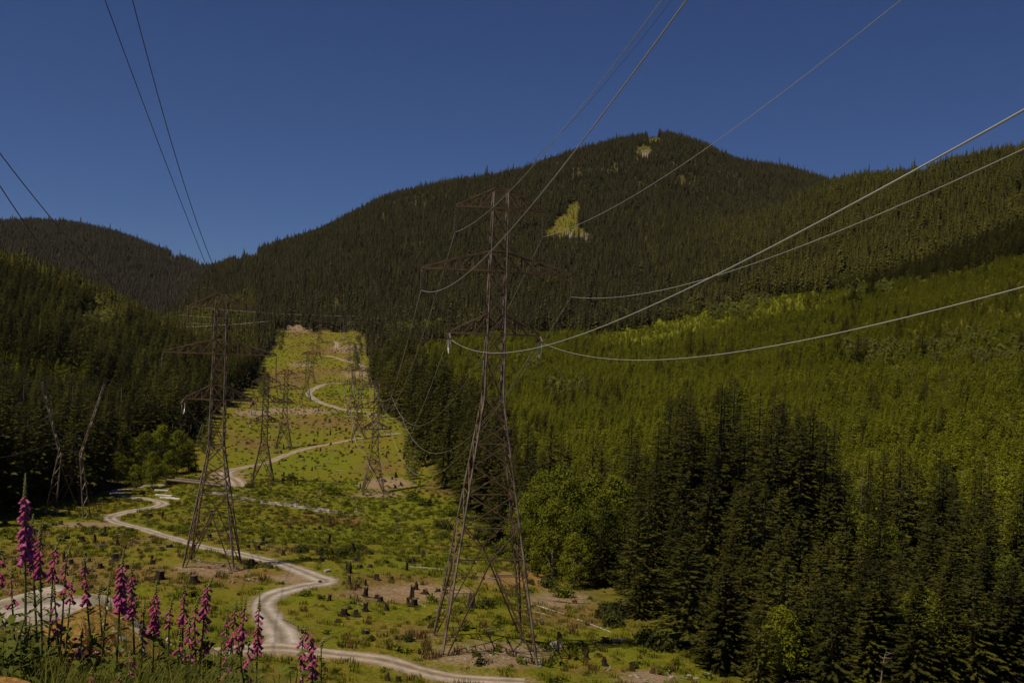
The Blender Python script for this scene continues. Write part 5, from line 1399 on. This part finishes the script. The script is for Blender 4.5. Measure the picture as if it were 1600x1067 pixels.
V1, VP = forked(V1L, R(4), 'forked pylon with pale legs in front of the dark left forest, nearest of its kind')
V2L = base_at(296, 733, 345); forked(V2L, R(10), 'smaller forked pylon right of the leafy trees by the bridge', 0.62, VP)
V3L = base_at(392, 600, 800); forked(V3L, R(10), 'tiny forked pylon at the forest edge beyond the second pylon', 0.7, VP)

# ------------------------------------------------------------------ wires
def wire(pts, rad, label, dark=False, group=None, mat=None, rads=None):
    m = MB(); m.tube([tuple(p) for p in pts], rads if rads is not None else rad, 6)
    o = m.build('power_line', [M['wire_dark'] if dark else M['wire']], None, True)
    tag(o, label, 'wire', group); return o
def fit_wire(start, track, k, yend, rad, label, dark=False):
    xa, ya, za = start
    D = []; Z = []
    for px, py in track:
        u, w = pix(px, py); Y = (xa + k * ya) / (u + k)
        D.append(ya - Y); Z.append(w * Y - za)
    D = np.array(D); Z = np.array(Z); wt = 1 / np.maximum(ya - D, 3)
    A = np.c_[D, D ** 2] * wt[:, None]
    (b, c), *_ = np.linalg.lstsq(A, Z * wt, rcond=None)
    d = np.linspace(0, ya - yend, 60)
    print('wire', label[:20], 'b %.3f c %.5f' % (b, c), 'Y', np.round(ya - D, 1), 'z', np.round(Z + za, 1))
    return wire([(xa + k * t, ya - t, za + b * t + c * t * t) for t in d], rad, label, dark)
KW = math.tan(R(9.0))
fit_wire(W1[(0, -1)], ((770, 320), (810, 285), (880, 210), (950, 110), (1035, 0)), KW, 4, 0.018, 'wire from the top left arm of the near pylon rising to the upper edge')
fit_wire(W1[(1, -1)], ((700, 448), (760, 400), (830, 320), (905, 230), (1073, 0)), KW, 4, 0.019, 'wire from the left middle arm of the near pylon sweeping up to the upper edge')
fit_wire(W1['peak'], ((860, 230), (960, 108), (1052, 0)), KW, 4, 0.010, 'thin earth wire from the peak of the near pylon', True)
fit_wire(W1[(0, 1)], ((900, 352), (1000, 297), (1105, 231), (1250, 130), (1405, 0)), KW, 4, 0.018, 'wire from the top right arm of the near pylon across the mountain')
fit_wire(W1[(1, 1)], ((950, 467), (1040, 452), (1110, 436), (1200, 405), (1350, 340), (1600, 235)), KW, 4, 0.018, 'wire from the right middle arm of the near pylon to the right edge')
fit_wire(W1[(2, -1)], ((740, 543), (785, 548), (830, 545), (900, 526), (1000, 490), (1110, 435), (1300, 335), (1600, 172)), KW, 4, 0.019, 'wire from the lower left arm crossing in front of the near pylon')
fit_wire(W1[(2, 1)], ((870, 545), (930, 556), (1000, 560), (1100, 556), (1250, 535), (1400, 504), (1600, 445)), KW, 4, 0.019, 'lowest wire from the near pylon sagging over the plantation')
fit_wire(W2['peak'], ((318, 400), (300, 355), (240, 210), (200, 100), (165, 0)), KW, 30, 0.035, 'left one of the two dark wires climbing from the second pylon', True)
pk2 = W2['peak'] + Vector((1.2, 0, 0))
fit_wire(pk2, ((325, 405), (290, 290), (240, 120), (206, 0)), KW, 30, 0.04, 'right one of the two dark wires climbing from the second pylon', True)
fit_wire(W2[(0, -1)], ((75, 335), (0, 240)), KW, 30, 0.035, 'dark wire leaving the left edge above the far ridge', True)
fit_wire(W2[(1, -1)], ((90, 420), (35, 345), (0, 290)), KW, 30, 0.04, 'dark wire leaving the left edge just below the upper one', True)
def span(a, b, sag, rad, label, group=None, dark=False, n=40):
    a = Vector(a); b = Vector(b)
    pts = []
    for i in range(n + 1):
        t = i / n; p = a.lerp(b, t); p.z -= 4 * sag * t * (1 - t); pts.append(p)
    return wire(pts, rad, label, dark, group)
nm = {0: 'top', 1: 'middle', 2: 'lower'}; sd = {-1: 'left', 1: 'right'}
for lev in range(3):
    for sx in (-1, 1):
        span(W1[(lev, sx, 'far')], WF[(lev, sx)], 13.5, 0.022, f'white wire dipping from the {nm[lev]} {sd[sx]} arm of the near pylon')
        span(W2[(lev, sx, 'far')], TWR['l3'][(lev, sx)], 8, 0.035, f'wire from the {nm[lev]} {sd[sx]} arm of the second pylon to the one beyond the bridge', None, True)
chain = [('r2', 'r3'), ('r3', 'r4'), ('r4', 'r5'), ('r5', 'r6'), ('r6', 'r7'), ('l3', 'l4'), ('l4', 'l5'), ('l5', 'l6')]
for a, b in chain:
    for lev in range(3):
        for sx in (-1, 1):
            span(TWR[a][(lev, sx)], TWR[b][(lev, sx)], 5, 0.03, 'faint far wire strung between the small pylons of the ' + ('right' if a[0] == 'r' else 'left') + ' row', 'far wires of the ' + ('right' if a[0] == 'r' else 'left') + ' row', a[0] == 'l', 14)
m1 = Matrix.Translation(Vector(V1L)) @ Matrix.Rotation(R(4), 4, 'Z'); m2 = Matrix.Translation(Vector(V2L)) @ Matrix.Rotation(R(10), 4, 'Z') @ Matrix.Scale(.62, 4)
for i, x in enumerate((-9.8, 0, 9.8)):
    a = m1 @ Vector((x, 0, 23.3)); b = m2 @ Vector((x, 0, 23.3)); k = ('left', 'middle', 'right')[i]
    span(a, b, 9, 0.024, f'{k} wire hanging from the forked pylon to the smaller one behind', None, True)
    c = Vector((a.x + 5 - 14 + 8 * i, 60, a.z + 18)); span(a, c, 12, 0.022, f'{k} wire from the forked pylon out over the left edge', None, True)
# faint wires of a crossing line far up the valley
for i, (p0, p1, Y) in enumerate((((290, 478), (560, 494), 1330), ((280, 492), (560, 503), 1335), ((150, 512), (420, 502), 1120), ((300, 505), (560, 506), 1320))):
    u0, w0 = pix(*p0); u1, w1 = pix(*p1)
    span((u0 * Y, Y, w0 * Y), (u1 * Y, Y, w1 * Y), 3, 0.09, f'faint {("highest", "second", "lowest left", "lowest right")[i]} wire crossing the valley above the far clearing')

# ------------------------------------------------------------------ bridge
p0 = hit(266, 757, 200); p1 = hit(352, 760, 200)
d = p1 - p0; Lb = float(np.linalg.norm(d[:2])); ang = math.atan2(d[1], d[0]); zz = max(p0[2], p1[2]) + 0.25
br = empty('timber_bridge', ((p0[0] + p1[0]) / 2, (p0[1] + p1[1]) / 2, zz), ang); tag(br, 'low dark timber bridge carrying the road over the creek', 'bridge')
m = MB()
for i in range(int(Lb / 0.35)):
    x = -Lb / 2 + 0.35 * i; m.box((x, -2, 0.0), (x + 0.31, 2, 0.14))
m.build('deck', [M['bridge_wood']], br)
for sy in (-1, 1):
    m = MB(); m.box((-Lb / 2, sy * 1.5 - .25, -0.7), (Lb / 2, sy * 1.5 + .25, -0.02)); m.build('girder', [M['stump']], br)
    m = MB(); m.box((-Lb / 2 + .3, sy * 1.9 - .12, 0.30), (Lb / 2 - .3, sy * 1.9 + .12, 0.52))
    for i in range(9):
        x = -Lb / 2 + .5 + i * (Lb - 1) / 8; m.box((x - .1, sy * 1.9 - .1, 0.142), (x + .1, sy * 1.9 + .1, 0.298))
    m.build('kerb_rail', [M['bleached']], br)
for sx in (-1, 1):
    m = MB(); m.box((sx * Lb / 2 - .4, -2.2, -2.2), (sx * Lb / 2 + .4, 2.2, -0.71)); m.build('abutment', [M['stump']], br)

def haze():
    z0 = float(GZ.min()) - 1.0; z1 = float(GZ.max()) + 45.0
    m = MB(); m.box((-6100, -40, z0), (6100, 4650, z1))
    mt = bpy.data.materials.new('haze'); mt.use_nodes = True; nt = mt.node_tree; nt.nodes.clear()
    o_ = nt.nodes.new('ShaderNodeOutputMaterial'); v = nt.nodes.new('ShaderNodeVolumePrincipled')
    v.inputs['Color'].default_value = (0.88, 0.86, 0.92, 1); v.inputs['Density'].default_value = 0.000007
    nt.links.new(v.outputs[0], o_.inputs['Volume'])
    tag(m.build('haze', [mt]), 'thin air between the camera and the far mountains', 'haze', kind='stuff')
haze()
# ------------------------------------------------------------------ camera, light, sky
cam = bpy.data.cameras.new('camera'); cam.sensor_width = 36.0; cam.lens = F * 36.0 / 1600.0
cam.clip_start = 0.1; cam.clip_end = 20000
co = bpy.data.objects.new('camera', cam); col.objects.link(co)
co.matrix_world = Matrix(((CR, -SR, 0, 0), (0, 0, -1, 0), (SR, CR, 0, 0), (0, 0, 0, 1)))
scn.camera = co
TO_SUN = Vector((-0.52, -0.36, 1.25)).normalized()
sun = bpy.data.lights.new('sun', 'SUN'); sun.energy = 5.0; sun.angle = R(0.53); sun.color = (1.0, 0.875, 0.66)
so = bpy.data.objects.new('sun', sun); col.objects.link(so); so.rotation_euler = TO_SUN.to_track_quat('Z', 'Y').to_euler()
wd = bpy.data.worlds.new('World'); scn.world = wd; wd.use_nodes = True
nt = wd.node_tree; nt.nodes.clear()
out = nt.nodes.new('ShaderNodeOutputWorld'); bg = nt.nodes.new('ShaderNodeBackground'); sk = nt.nodes.new('ShaderNodeTexSky')
sk.sky_type = 'NISHITA'; sk.sun_disc = False
sk.sun_elevation = math.asin(TO_SUN.z); sk.sun_rotation = math.atan2(TO_SUN.x, TO_SUN.y)
sk.altitude = 2000; sk.air_density = 1.0; sk.dust_density = 0.0; sk.ozone_density = 6.0
bg.inputs['Strength'].default_value = 0.055
tint = nt.nodes.new('ShaderNodeMix'); tint.data_type = 'RGBA'; tint.blend_type = 'MULTIPLY'; tint.inputs[0].default_value = 1.0; tint.inputs[7].default_value = (0.59, 0.69, 0.98, 1)
nt.links.new(sk.outputs[0], tint.inputs[6]); nt.links.new(tint.outputs[2], bg.inputs[0]); nt.links.new(bg.outputs[0], out.inputs[0])
vs_ = scn.view_settings
scn.display_settings.display_device = 'sRGB'; vs_.view_transform = 'Standard'; vs_.look = 'None'; vs_.gamma = 1.0; vs_.exposure = -0.28
scn.cycles.max_bounces = 4; scn.cycles.diffuse_bounces = 1; scn.cycles.glossy_bounces = 1; scn.cycles.transmission_bounces = 2; scn.cycles.transparent_max_bounces = 4
